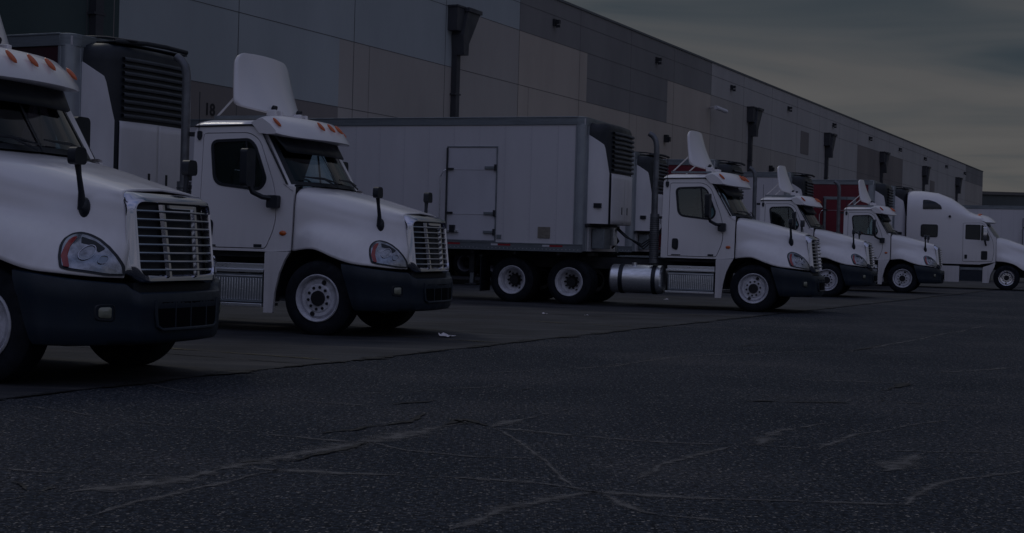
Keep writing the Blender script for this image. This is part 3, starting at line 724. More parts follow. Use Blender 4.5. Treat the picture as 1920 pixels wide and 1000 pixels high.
        b=MB(); b.grid([[(.72*math.cos(rad(-5+185*k/14)),sg*y,.50+.62*math.sin(rad(-5+185*k/14))) for y in (.5,1.1)] for k in range(15)],'black'); b.build('wheel_well_liner',R)
        b=MB(); po=[(.90,.92),(1.0,1.06),(1.14,1.02),(1.22,.88),(1.0,.86)]; G=[[(p[0],sg*(hy(p[0],p[1],HS6)+.012),p[1]) for p in rnd(po,.04)]]; b.add(G[0],[tuple(range(len(G[0])))],'lens'); b.build('headlight',R)
    v=MB(); G=[]
    for j in range(9):
        t=j/8; row=[]
        for i in range(21):
            y=-1.05+2.1*i/20; q=(abs(y)/1.05)**2.4
            C=(-1.25+.80*t, 2.99-.20*t**2-.13*t**5); Sx=(-1.25+.42*t,2.76-.10*t**2)
            row.append((C[0]*(1-q)+Sx[0]*q,y,C[1]*(1-q)+Sx[1]*q))
        G.append(row)
    G.append([(x-.06,y,z-.03) for x,y,z in G[-1]]); G.append([(x-.3,y,z) for x,y,z in G[-1]])
    v.grid(G,'white'); v.build('sun_visor',R,smooth=35)
    for y in (-.7,-.25,0,.25,.7):
        q=(abs(y)/1.05)**2.4; m=MB(); xx=-1.08-.1*q; zz=2.955-.17*q; rows=[]
        for i in range(7):
            u=-1+2*i/6; rr=math.sqrt(max(0,1-u*u)); rows.append([(xx+.09*u,y+.05*rr*math.cos(k*math.pi/5),zz+.02+.045*rr*math.sin(k*math.pi/5)) for k in range(10)])
        m.grid(rows,'amber',closev=True); m.build('marker_lamp',R,smooth=80)
    w=MB(); w.grid([[(-.27-.2*(abs(y)/1)**2.2-(.42+.0)*t,y*(1-.05*t),2.06+.56*t) for y in [-.98+1.96*i/20 for i in range(21)]] for t in [k/6 for k in range(7)]],'wsglass')
    w.build('windscreen',R)
    c=MB(); c.box(-6.8,1.2,-.45,-.37,.78,1.0,'steel'); c.box(-6.8,1.2,.37,.45,.78,1.0,'steel'); c.box(-.4,1.2,-.4,.4,.5,1.3,'black'); c.box(-1.6,-.45,-1.0,1.0,1.0,1.9,'int'); c.box(-5.9,-4.7,-.42,.42,1.03,1.13,'steel'); c.build('chassis',R)
    b=MB(); BP=[(.66,1.18),(1.0,1.12),(1.3,.95),(1.42,.6),(1.48,0)]; P=[spl(BP,4*i/16) for i in range(17)]; full=[(x,-y) for x,y in P]+[(x,y) for x,y in reversed(P[:-1])]
    b.grid([[(x,y,z) for z in (.30,.34,.5,.68,.72)] for x,y in full],'white'); b.build('bumper',R,smooth=50,solid=.02)
    g=MB(); g.grid([[(1.30+.10*(1-(y/.5)**2)-(z-.7)*.12,y,z) for y in [-.5+1.0*i/10 for i in range(11)]] for z in (.72,.9,1.1,1.3,1.42)],'black')
    for k in range(6): z=.78+.11*k; g.tube([(1.32+.10*(1-(y/.5)**2)-(z-.7)*.12,y,z) for y in [-.5+1.0*i/10 for i in range(11)]],.012,'chrome',n=6)
    g.build('grille',R)
    return R
M['intake_shade']=mat('intake_shadow_plastic',(.002,.003,.005),.9,spec=.1)
M['glassd']=mat('dark_glass',(.010,.013,.018),.08,spec=.5)
M['chromed']=mat('polished_aluminium',(.75,.75,.8),.16,metal=1,var=.2,vscale=12)
# ---------------------------------------------------------------- refrigerated trailer, origin on the ground under the middle of its front wall
def make_trailer(side='trail',Lt=14.4,door=True,ddx=0,label=None,flap=True,wheels=True,reefer=True):
    R=empty('refrigerated_trailer'); zb,zt=1.14,4.03; hw=1.30
    b=MB(); b.box(-Lt,-.15,-hw+.01,hw-.01,1.30,3.87,side)
    b.box(-Lt,-.03,-hw+.05,hw-.05,3.87,4.0,'trail'); b.box(-Lt+.1,-.2,-hw+.1,hw-.1,1.18,1.30,'steel')
    k=0; x=-.62
    while x>-Lt+.2:
        if side=='trail':
            for s in (-1,1):
                b.box(x-.006,x+.006,min(s*(hw-.01),s*(hw-.008)),max(s*(hw-.01),s*(hw-.008)),1.31,3.86,'tseam')
                for q in range(22):
                    for dx in (-.03,): b.box(x+dx-.006,x+dx+.006,min(s*(hw-.01),s*(hw-.004)),max(s*(hw-.01),s*(hw-.004)),1.36+q*.115,1.372+q*.115,'rivet')
        x-=.61; k+=1
    b.build('trailer_body',R,smooth=0)
    t=MB()
    for s in (-1,1):
        y0,y1=sorted((s*(hw-.04),s*(hw+.012))); t.box(-Lt,-.19,y0,y1,3.86,4.03,'rail'); y2,y3=sorted((s*(hw-.04),s*(hw+.022))); t.box(-Lt,-.19,y2,y3,4.012,4.04,'aludull')
    t.box(-.04,.012,-hw+.19,hw-.19,3.86,4.03,'rail')
    # rounded corner castings
    for s in (-1,1):
        G=[]
        for k in range(9):
            a=math.pi/2*k/8; G.append([(-.19+.2*math.sin(a),s*(hw-.19+.2*math.cos(a)),z) for z in (3.86,3.92,4.0,4.03)]+[(-.19+.12*math.sin(a),s*(hw-.19+.12*math.cos(a)),4.045)])
        t.grid(G,'rail')
    t.build('top_rail',R,bevel=.006)
    for s in (-1,1):
        c=MB(); prof=[(-.24,0),(-.24,.014),(-.20,.016),(-.19,.004),(-.15,.002)]; G=[]
        P=[(-.22,hw-.012),(-.22,hw+.008),(-.185,hw+.010),(-.18,hw-.002),(-.14,hw-.004)]+[(-.14+.13*math.sin(math.pi/2*k/7),hw-.135+.13*math.cos(math.pi/2*k/7)) for k in range(8)]+[(-.004,hw-.20),(.006,hw-.205),(.006,hw-.26),(-.02,hw-.26)]
        c.grid([[(x,s*y,z) for z in (1.16,2.5,3.88)] for x,y in P],'post'); c.build('corner_post',R,smooth=50)
        r=MB(); y0,y1=sorted((s*(hw-.05),s*(hw+.014))); r.box(-Lt,-.02,y0,y1,1.14,1.30,'rail'); y0,y1=sorted((s*(hw-.01),s*(hw+.026))); r.box(-Lt,-.02,y0,y1,1.135,1.155,'aludull'); r.box(-Lt,-.02,y0,min(y1,s*(hw+.020)) if s>0 else y1,1.285,1.305,'aludull')
        for q in range(int(Lt/.09)): 
            xx=-.1-q*.09; y2,y3=sorted((s*(hw+.013),s*(hw+.019))); r.box(xx-.008,xx+.008,y2,y3,1.175,1.19,'alu')
        r.build('bottom_rail',R)
        for q in range(int(Lt/1.2) if s<0 else 0):
            tp=MB(); x0=-.45-q*1.2; y2,y3=sorted((s*(hw+.014),s*(hw+.017))); tp.box(x0-.30,x0,y2,y3,1.235,1.275,'tapered'); tp.box(x0-.46,x0-.30,y2,y3,1.235,1.275,'tapew'); tp.build('reflective_tape',R)
    fw=MB(); fw.box(-.02,-.004,-hw+.2,hw-.2,1.16,3.86,'trail'); 
    for y in (-.9,.9): fw.box(-.004,.012,y-.03,y+.03,1.2,1.7,'alu')
    fw.build('front_wall',R)
    if door:
        s=-1; d=MB(); y=-hw
        f=lambda off:(lambda a,bb:(a,-(hw+off),bb))
        b_mark=0
        fr=[(-3.22,1.31),(-2.01,1.31),(-2.01,3.40),(-3.22,3.40)]; wd=.026 if side=='trail' else .11; inn=[(-3.22+wd,1.31+wd),(-2.01-wd,1.31+wd),(-2.01-wd,3.40-wd),(-3.22+wd,3.40-wd)]
        d.plate(fr,[inn],f(-.012),(0,-.03,0),'aludull'); d.plate(inset(inn,.006),[],f(-.010),(0,-.012,0),'door' if side=='trail' else side)
        d.box(-3.17,-2.09,-hw-.010,-hw-.002,2.88,2.89,'tseam'); d.box(-3.17,-2.09,-hw-.010,-hw-.002,1.90,1.91,'tseam')
        do=d.build('side_door',R,bevel=.004)
        for z in (1.52,1.93,2.93):
            h=MB(); h.box(-2.30,-2.04,-hw-.04,-hw-.0,z-.03,z+.03,'aludull'); h.box(-2.07,-2.02,-hw-.06,-hw,z-.07,z+.07,'steel'); h.build('door_hinge',do,bevel=.004)
        h=MB(); h.tube([(-3.20,-hw-.05,1.35),(-3.20,-hw-.05,3.36)],.016,'steel',n=8); h.tube([(-3.34,-hw-.015,1.7),(-3.34,-hw-.07,1.75),(-3.34,-hw-.07,2.72),(-3.27,-hw-.06,2.85),(-3.2,-hw-.02,2.9)],.014,'alu',n=8)
        h.box(-3.10,-2.98,-hw-.07,-hw,1.50,1.66,'gasket'); h.box(-3.2,-2.9,-hw-.05,-hw,1.50,1.55,'alu')
        for z in (1.93,2.90): h.box(-3.22,-3.05,-hw-.05,-hw,z-.02,z+.02,'steel')
        h.build('door_latch',do,bevel=.004)
        do.location.x=ddx
        p=MB(); p.box(-1.03,-.75,-hw-.006,-hw+.02,1.42,1.66,'placard'); p.build('placard',R); p=MB(); p.box(-1.99,-1.88,-hw-.006,-hw+.02,1.38,1.47,'aludull'); p.build('data_plate',R)
    if reefer:
        U=MB(); CP=[(0,1.06),(.16,1.02),(.30,.95),(.39,.83),(.445,.62),(.475,.32),(.485,0)]
        Pc=[spl(CP,6*i/30) for i in range(31)]; full=[(x,-y) for x,y in Pc]+[(x,y) for x,y in reversed(Pc[:-1])]
        def off(i,d,z):
            n=len(full); a=full[max(0,i-1)]; c=full[min(n-1,i+1)]; tx,ty=c[0]-a[0],c[1]-a[1]; l=math.hypot(tx,ty); p=full[i]; return (p[0]+ty/l*d,p[1]-tx/l*d,z)
        n=len(full)
        # black shell
        U.grid([[off(i,0,1.76),off(i,0,2.4),off(i,0,3.7),off(i,-.01,3.82),off(i,-.05,3.90),off(i,-.14,3.94)] for i in range(n)],'black')
        U.add([off(i,-.14,3.94) for i in range(n)],[tuple(range(n))],'black'); U.add([off(i,0,1.76) for i in range(n)],[tuple(range(n))],'steel')
        uo=U.build('refrigeration_unit',R,smooth=40)
        # louvres round the front
        g=MB(); i0,i1=18,n-19
        for k in range(9):
            z=2.93+.1*k; 
            g.grid([[off(i,.0,z-.030),off(i,.048,z-.022),off(i,.056,z+.0),off(i,.048,z+.022),off(i,.0,z+.030)] for i in range(i0,i1+1)],'grl')
        pass
        g.build('louvre_grille',uo,smooth=30,solid=.006)
        for sgn in (0,1):
            w=MB(); rng=[i if sgn==0 else n-1-i for i in range(0,16)]
            def topz(k): 
                s_=k/15; return 3.66-.30*s_ if s_<.7 else 3.45-(.60)*(s_-.7)/.3
            w.grid([[off(i,.016,1.76+(topz(k)-1.76)*q/6) for q in range(7)] for k,i in enumerate(rng)],'white2')
            w.grid([[off(i,.016,topz(k)),off(i,-.02,topz(k)+.01)] for k,i in enumerate(rng)],'white2')
            w.build('side_panel',uo,smooth=40)
            la=MB(); i=rng[5]; xs=.20; yy=(1.062 if sgn else -1.062); la.box(.14,.30,min(yy,yy*.93),max(yy,yy*.93)+.0,2.10,2.20,'gasket'); la.build('panel_latch',uo)
            # lower doors
            a,bn=(17,30) if sgn==0 else (n-31,n-18)
            ld=MB(); ld.grid([[off(i,.02,1.76+q*.1083) for q in range(11)] for i in range(a,bn+1)],'white2'); ld.grid([[off(i,.02,2.843),off(i,0,2.85)] for i in range(a,bn+1)],'white2'); ld.build('lower_door',uo,solid=.012,smooth=40)
            lt=MB(); i=a+ (10 if sgn==0 else 3); p=off(i,.02,2.0); lt.box(p[0]-.01,p[0]+.015,p[1]-.02,p[1]+.02,1.98,2.14,'gasket'); lt.build('door_latch',uo)
        if flap:
            f=MB(); f.box(-.25,.36,-.80,.80,3.96,3.985,'black'); f.tube([(.30,-.75,3.98),(.48,-.3,4.0),(.52,.1,4.0),(.50,.6,3.99)],.035,'black'); 
            f.tube([(-.3,-.8,4.06),(.15,-.75,4.04),(.5,-.5,4.0)],.018,'steel'); f.build('air_deflector',uo,bevel=.006)
        bt=MB(); bt.box(.02,.30,-.75,-.30,1.22,1.66,'aludull'); bt.box(.02,.36,-.22,0,1.30,1.70,'alu'); bt.tube([(.2,-.1,1.7),(.25,.05,1.6),(.3,.3,1.4),(.1,.5,1.25)],.025,'gasket'); bt.lathe([(0,.04),(.03,.05),(.07,.05)],'aludull',axis='x',c=(.02,.4,1.45),n=12)
        bt.box(-.02,.06,-1.15,1.15,1.68,1.75,'steel'); bt.build('service_box',R,bevel=.01)
    u=MB()
    for y in (-.5,.5): u.box(-Lt+.4,-.4,y-.06,y+.06,.98,1.18,'steel')
    for q in range(int(Lt/1.0)): u.box(-.6-q,-.54-q,-1.25,1.25,1.06,1.17,'steel')
    u.build('underframe',R)
    for s in (-1,1):
        l=MB(); l.box(-2.75,-2.62,s*.95-.07,s*.95+.07,.62,1.15,'steel'); l.box(-2.73,-2.64,s*.95-.05,s*.95+.05,.38,.66,'aludull'); l.box(-2.82,-2.55,s*.95-.12,s*.95+.12,.34,.38,'steel'); l.build('landing_leg',R,bevel=.01)
    if wheels:
        for x in (-Lt+1.1,-Lt+2.35):
            for s in (-1,1): dual_wheel(R,s,x,yo=1.28,rm='trim_')
    return R
M['tseam']=mat('panel_seam',(.50,.49,.54),.6); M['rivet']=mat('rivet_head',(.42,.42,.47),.5); M['door']=mat('door_panel',(.58,.58,.64),.4,var=.12,vscale=1.5,streak=(1,1,.4))
M['grl']=mat('louvre_plastic',(.06,.07,.085),.45,var=.2)
# ---------------------------------------------------------------- ground
def pix(x,y,z=0.0):
    """point of a ground-level plane seen at this place of the survey picture -> metres"""
    F=2667; dx,dy=x-960,y-500; c,s=math.cos(ROLL),math.sin(ROLL); X=c*dx+s*dy; Y=c*dy-s*dx
    t=(z-CAMH)/((458-500-Y)/F); return (X/F*t,t)
def asphalt():
    m=bpy.data.materials.new('asphalt'); m.use_nodes=True; t=m.node_tree; b=t.nodes['Principled BSDF']; co=N(t,'ShaderNodeTexCoord').outputs['Object']
    big=N(t,'ShaderNodeTexNoise',inp={'Scale':.35,'Detail':6,'Roughness':.6}); L(t,co,big.inputs['Vector'])
    fine=N(t,'ShaderNodeTexNoise',inp={'Scale':30,'Detail':6,'Roughness':.78}); L(t,co,fine.inputs['Vector'])
    v=N(t,'ShaderNodeTexVoronoi',inp={'Scale':34,'Randomness':1}); L(t,co,v.inputs['Vector'])
    v2=N(t,'ShaderNodeTexVoronoi',inp={'Scale':75,'Randomness':1}); L(t,co,v2.inputs['Vector'])
    base=ramp(t,big.outputs[0],[(.3,(.015,.0205,.029)),(.5,(.0265,.0315,.041)),(.68,(.047,.049,.056))])
    fr=ramp(t,fine.outputs[0],[(.36,.12),(.5,1.0),(.64,2.7)])
    mu=N(t,'ShaderNodeMix',data_type='RGBA',blend_type='MULTIPLY'); mu.inputs[0].default_value=1; L(t,base,mu.inputs[6]); L(t,fr,mu.inputs[7])
    # exposed pale aggregate: a few cells of each size
    def chips(vn,thr,rad_):
        sc=N(t,'ShaderNodeSeparateColor'); L(t,vn.outputs['Color'],sc.inputs[0])
        a=math_(t,'GREATER_THAN',sc.outputs[0],thr); bb=math_(t,'LESS_THAN',vn.outputs['Distance'],rad_); return math_(t,'MULTIPLY',math_(t,'MULTIPLY',a,bb),sc.outputs[1])
    c1=chips(v,.74,.30); c2=chips(v2,.66,.36); cc=math_(t,'MAXIMUM',c1,math_(t,'MULTIPLY',c2,.8))
    mx_=N(t,'ShaderNodeMix',data_type='RGBA'); L(t,cc,mx_.inputs[0]); L(t,mu.outputs[2],mx_.inputs[6]); mx_.inputs[7].default_value=(.30,.28,.26,1)
    L(t,mx_.outputs[2],b.inputs['Base Color']); b.inputs['Roughness'].default_value=.92; b.inputs['Specular IOR Level'].default_value=.12
    h=math_(t,'ADD',math_(t,'MULTIPLY',fine.outputs[0],.6),math_(t,'MULTIPLY',v.outputs['Distance'],-.5))
    bp=N(t,'ShaderNodeBump',inp={0:.85,1:.015}); L(t,h,bp.inputs['Height']); L(t,bp.outputs[0],b.inputs['Normal']); return m
def concrete():
    m=bpy.data.materials.new('worn_concrete'); m.use_nodes=True; t=m.node_tree; b=t.nodes['Principled BSDF']; co=N(t,'ShaderNodeTexCoord').outputs['Object']
    mp_=N(t,'ShaderNodeMapping',inp={2:(0,0,rad(23)),3:(.25,2.6,1)}); L(t,co,mp_.inputs[0])
    st=N(t,'ShaderNodeTexNoise',inp={'Scale':1.3,'Detail':7,'Roughness':.65}); L(t,mp_.outputs[0],st.inputs['Vector'])
    sp_=N(t,'ShaderNodeTexNoise',inp={'Scale':.8,'Detail':5}); L(t,co,sp_.inputs['Vector'])
    fi=N(t,'ShaderNodeTexNoise',inp={'Scale':30,'Detail':4,'Roughness':.7}); L(t,co,fi.inputs['Vector'])
    a=ramp(t,st.outputs[0],[(.3,(.022,.027,.037)),(.5,(.038,.040,.047)),(.68,(.072,.069,.070))])
    q=ramp(t,sp_.outputs[0],[(.35,.62),(.6,1.1)]); w_=ramp(t,fi.outputs[0],[(.35,.8),(.65,1.2)])
    m1=N(t,'ShaderNodeMix',data_type='RGBA',blend_type='MULTIPLY'); m1.inputs[0].default_value=1; L(t,a,m1.inputs[6]); L(t,q,m1.inputs[7])
    m2=N(t,'ShaderNodeMix',data_type='RGBA',blend_type='MULTIPLY'); m2.inputs[0].default_value=1; L(t,m1.outputs[2],m2.inputs[6]); L(t,w_,m2.inputs[7])
    L(t,m2.outputs[2],b.inputs['Base Color']); b.inputs['Roughness'].default_value=.75; b.inputs['Specular IOR Level'].default_value=.25
    bp=N(t,'ShaderNodeBump',inp={0:.4,1:.01}); L(t,fi.outputs[0],bp.inputs['Height']); L(t,bp.outputs[0],b.inputs['Normal']); return m
M['asphalt']=asphalt(); M['concrete']=concrete()
def edged(name,col,var,rough_edge,sc):
    m=mat(name,col,.9,var=var,vscale=7); t=m.node_tree; b=t.nodes['Principled BSDF']
    at=N(t,'ShaderNodeAttribute',attribute_name='across'); co=N(t,'ShaderNodeTexCoord')
    n=N(t,'ShaderNodeTexNoise',inp={'Scale':sc,'Detail':6,'Roughness':.7}); L(t,co.outputs['Object'],n.inputs['Vector'])
    v=math_(t,'ADD',at.outputs['Fac'],math_(t,'MULTIPLY_ADD',n.outputs[0],2.6,-1.45))
    r=N(t,'ShaderNodeMapRange',inp={1:0,2:rough_edge}); L(t,v,r.inputs[0]); L(t,r.outputs[0],b.inputs['Alpha']); return m
M['sealed']=edged('crack_dust',(.090,.090,.096),.5,.9,16); M['crack']=edged('open_crack',(.004,.005,.007),.2,.3,11)
M['yellow']=edged('worn_yellow_paint',(.10,.085,.045),.5,.6,14)
g=MB(); g.grid([[(x,y,0) for y in (-400,-50,0,60,200,900,3500)] for x in (-2500,-400,-60,0,60,400,2500)],'asphalt'); tag(g.build('ground',smooth=0),kind='structure')
WD=Vector((.4407,.8976,0)); WN=Vector((.8976,-.4407,0)); W0=Vector((-29.7,0,0))
def edge_x(Y): return .505*(Y-18.2)+.10*noise.noise(Vector((Y*.35,0,0)))+.04*noise.noise(Vector((Y*2.3,5,0)))+.018*noise.noise(Vector((Y*9,2,0)))
a=MB(); Ys=[-40+.12*i for i in range(int(150/.12))]+[110+5*i for i in range(40)]
a.grid([[(x0,y,.006) for x0 in (.491*y-29.9,.25*(.491*y-29.9)+.75*edge_x(y),edge_x(y))] for y in Ys],'concrete'); tag(a.build('concrete_apron',smooth=0),kind='structure')
def ribbon(mb,pts,w,m,z=.010,seed=0,rough=.5,step=.05,wob=.03):
    P=[]
    for i in range(len(pts)-1):
        A,B=Vector((*pts[i],0)),Vector((*pts[i+1],0)); n=max(2,int((B-A).length/step))
        for k in range(n): P.append(A.lerp(B,k/n))
    P.append(Vector((*pts[-1],0))); G=[]; n=len(P)
    for i,p in enumerate(P):
        d=(P[min(i+1,n-1)]-P[max(0,i-1)]).normalized(); q=Vector((-d.y,d.x,0)); s=i*step
        ww=w*(1+rough*1.6*noise.noise(Vector((s*1.7,seed,0)))+rough*noise.noise(Vector((s*9,seed,3))))*min(1,.25+min(i,n-1-i)/6)
        c=p+q*(wob*3*noise.noise(Vector((s*.8,seed,7)))+wob*noise.noise(Vector((s*5,seed,9)))); ww=max(.002,ww)
        G.append([(c.x+q.x*ww*e,c.y+q.y*ww*e,z) for e in (-1,-.5,0,.5,1)])
    b0=len(mb.v)
    for i in range(len(G)):
        for k_,a_ in enumerate((0,.5,1,.5,0)): mb.att[b0+i*5+k_]=a_
    mb.grid(G,m)
pale=MB(); dark=MB(); PL_=lambda L_: [pix(*p) for p in L_]
for k,(pts,w) in enumerate([([(470,878),(540,883),(620,886),(800,893),(980,905),(1075,915),(1125,925),(1300,935),(1700,951)],.05),
  ([(130,925),(300,905),(450,872),(560,853),(690,830),(830,800),(870,795)],.13),([(330,800),(500,815),(640,828),(700,831)],.045),
  ([(845,996),(960,955),(1060,936),(1125,925)],.075),([(930,802),(1000,785),(1090,765)],.08),([(930,805),(1010,812),(1200,828),(1300,833),(1410,835),(1540,845),(1900,851)],.045),
  ([(1400,836),(1450,815),(1545,794)],.10),([(0,880),(200,890),(330,892)],.04),([(1660,885),(1700,862),(1730,852)],.10),([(1100,610),(1350,615),(1560,622)],.06),([(0,940),(90,925),(140,918)],.04),([(1480,712),(1700,719)],.05),([(150,700),(420,745),(700,762)],.03),([(1580,662),(1700,640),(1850,612)],.05),([(1640,754),(1900,766)],.03),([(60,760),(260,790),(330,800)],.03),([(1125,925),(1210,960),(1420,985)],.035),([(540,880),(440,905),(250,945),(120,985)],.03),([(1540,845),(1600,815),(1790,790)],.035),([(1075,915),(1040,870),(1000,845),(930,805)],.025),([(690,830),(760,845),(900,858),(1050,862)],.03),([(1700,950),(1790,905),(1915,885)],.04),([(900,700),(1100,690),(1290,668)],.035),([(1130,690),(1290,668),(1500,660),(1900,668)],.04),([(620,740),(760,735),(980,722)],.03),([(1750,700),(1900,690)],.05),([(1180,900),(1240,870),(1400,836)],.03)]):
    ribbon(pale,PL_(pts),w,'sealed',z=.004,seed=k*3.1,rough=1.1,wob=.03)
for k,(pts,w) in enumerate([([(600,815),(700,798),(760,790),(800,776),(850,797),(905,797)],.022),([(440,868),(540,862),(640,842),(690,832)],.022),([(1395,755),(1590,755),(1640,752),(1660,738),(1710,720)],.028),
  ([(1380,740),(1480,746),(1560,751)],.015),([(940,735),(1010,729)],.02),([(1640,752),(1740,757)],.015),([(830,800),(870,790),(900,800)],.035),([(1580,660),(1660,648)],.02),([(740,760),(820,752)],.02),([(1380,650),(1440,645)],.02),([(20,905),(60,925),(110,915)],.03)]):
    ribbon(dark,PL_(pts),w,'crack',z=.008,seed=50+k*2.7,rough=1.8,wob=.05)
tag(pale.build('ground_worn_crack_lines',smooth=0),kind='structure'); tag(dark.build('ground_open_cracks',smooth=0),kind='structure')
eg=MB(); ribbon(eg,[(edge_x(4+.4*i)+.02,4+.4*i) for i in range(150)],.05,'crack',z=.012,seed=91,rough=2.2,wob=.02); tag(eg.build('pavement_joint',smooth=0),kind='structure')
yl=MB()
for (px_,py_,ln) in ((4,744,4.0),(640,678,2.8),(955,645,2.2),(1205,615,2),(1395,596,2)):
    x,y=pix(px_,py_); ribbon(yl,[(x-.15,y+.05),(x-.15-.90*ln,y+.05+.436*ln)],.045,'yellow',z=.012,seed=px_,rough=1.5,wob=.004)
tag(yl.build('pavement_stall_lines',smooth=0),kind='structure')
# expansion joints of the apron
jt=MB()
for k in range(12):
    y=9+k*5.3; x=edge_x(y)-.1; ribbon(jt,[(x,y),(x-12,y+5.9)],.02,'crack',z=.009,seed=k,rough=1,wob=.004)
tag(jt.build('pavement_slab_joints',smooth=0),kind='structure')
# ---------------------------------------------------------------- warehouse
def wp(Y,off,z):   # point on the facade
    return (.491*Y-29.7+WN.x*off,Y+WN.y*off,z)
JY=[60.6+5.8*k for k in range(-22,22)]; YE=183.6; JZ=[-.3,3.4,5.75,8.07,10.38,12.35]
def wmat(name,c):
    m=mat(name,c,.85,var=.10,vscale=.35,streak=(1,1,.35)); return m
M['w_lg']=wmat('pale_grey_wall',(0.35,0.385,0.405)); M['w_bg']=wmat('beige_wall',(0.37,0.345,0.325)); M['w_bg2']=wmat('light_beige_wall',(0.43,0.38,0.335)); M['w_dg']=wmat('slate_wall',(.21,.205,.205))
M['w_tn']=wmat('taupe_wall',(0.203,0.183,0.177)); M['w_gr']=wmat('green_grey_wall',(0.044,0.068,0.068)); M['w_br']=wmat('light_grey_wall',(.405,.390,.385)); M['joint']=mat('wall_joint',(.085,.085,.09),.9); M['cop']=mat('roof_coping',(.11,.12,.13),.6)
def J(k): return 60.6+5.8*k
XC=sorted(set([J(k) for k in range(-22,22)]+[J(-4)+1.1,J(-2)-.8,J(-1)+.7,J(1)+.8,J(2)+.9*5.8-.3,J(5)+.7]+[YE,-70]+[J(5)+.3,J(7)+.1,J(8)+1.2,J(11),J(13)]))
XC=[x for x in XC if x<=YE]
def wallcol(Y,z):
    k=(Y-60.6)/5.8
    if k<-3.82: return 'w_gr'
    if k<-2.14: return 'w_lg' if z>5.75 else 'w_tn'
    if k<-.88: return 'w_lg' if z>8.07 else 'w_bg'
    if k<0: return 'w_lg' if z>10.38 else 'w_bg'
    if k<4:
        if z>10.38: return 'w_dg'
        if 1.14<k<2.86 and z>8.07: return 'w_dg'
        return 'w_bg2'
    if k<5.15: return 'w_br' if z>10.38 else 'w_bg'
    if z>10.38: return 'w_dg' if k>19.1 else 'w_br'
    if k<7: return 'w_br' if z>8.07 else 'w_bg'
    if k<10.4: return 'w_br' if z>5.75 else 'w_bg'
    if k<13: return 'w_tn' if z>5.75 else 'w_bg'
    if k<19.1: return 'w_br' if z>5.75 else 'w_bg2'
    return 'w_bg'
WH=empty('warehouse',(0,0,0)); tag(WH,'long flat-roofed concrete warehouse painted in beige and grey blocks behind the trucks','warehouse')
b=MB()
for i in range(len(XC)-1):
    for j in range(len(JZ)-1):
        y0,y1,z0,z1=XC[i],XC[i+1],JZ[j],JZ[j+1]; b.add([wp(y0,0,z0),wp(y1,0,z0),wp(y1,0,z1),wp(y0,0,z1)],[(0,1,2,3)],wallcol((y0+y1)/2,(z0+z1)/2))
# ends, back, roof
P=[wp(-70,0,0),wp(YE,0,0),wp(YE,-80,0),wp(-70,-80,0)]; zt=12.33
top=[(p[0],p[1],zt) for p in P]; lo_=[(p[0],p[1],-.3) for p in P]
b.add([lo_[1],lo_[2],top[2],top[1]],[(0,1,2,3)],'w_bg'); b.add([lo_[0],lo_[3],top[3],top[0]],[(0,1,2,3)],'w_gr'); b.add([lo_[2],lo_[3],top[3],top[2]],[(0,1,2,3)],'w_bg'); b.add([(p[0],p[1],11.9) for p in P],[(0,1,2,3)],'cop')
b.build('wall',WH,smooth=0)
j=MB()
def strip(y0,y1,z0,z1,m='joint',o=.004):
    j.add([wp(y0,o,z0),wp(y1,o,z0),wp(y1,o,z1),wp(y0,o,z1)],[(0,1,2,3)],m)
for y in JY:
    if y<YE: strip(y-.015,y+.015,0,12.3)
for z in (3.4,5.75,8.07,10.38,11.55): strip(-70,YE,z-.010,z+.010,o=.007)
strip(J(1)+.8,J(3)-.8,9.2-.012,9.2+.012,o=.007)
for k in range(-22,21): strip(J(k)+.9,J(k)+.93,0,8.07,'w_tn',.003) if k%2==0 else None
j.build('panel_joint',WH,smooth=0)
c=MB(); A=[wp(-70,.06,12.3),wp(YE+.05,.06,12.3)]
c.add([wp(-70,-.3,12.28),wp(-70,.05,12.28),wp(YE+.05,.05,12.28),wp(YE+.05,-.3,12.28),wp(-70,-.3,12.38),wp(-70,.05,12.38),wp(YE+.05,.05,12.38),wp(YE+.05,-.3,12.38)],[(0,1,2,3),(4,5,6,7),(0,1,5,4),(2,3,7,6),(1,2,6,5),(3,0,4,7)],'cop'); c.build('roof_coping',WH,smooth=0)
def wbox(mb,Y,dy,o0,o1,z0,z1,m,dy2=None,z1b=None):
    mb.add([wp(Y-dy,o0,z0),wp(Y+dy,o0,z0),wp(Y+dy,o1,z0),wp(Y-dy,o1,z0),wp(Y-dy,o0,z1),wp(Y+dy,o0,z1),wp(Y+dy,o1,z1),wp(Y-dy,o1,z1)],[(0,1,2,3),(4,5,6,7),(0,1,5,4),(1,2,6,5),(2,3,7,6),(3,0,4,7)],m)
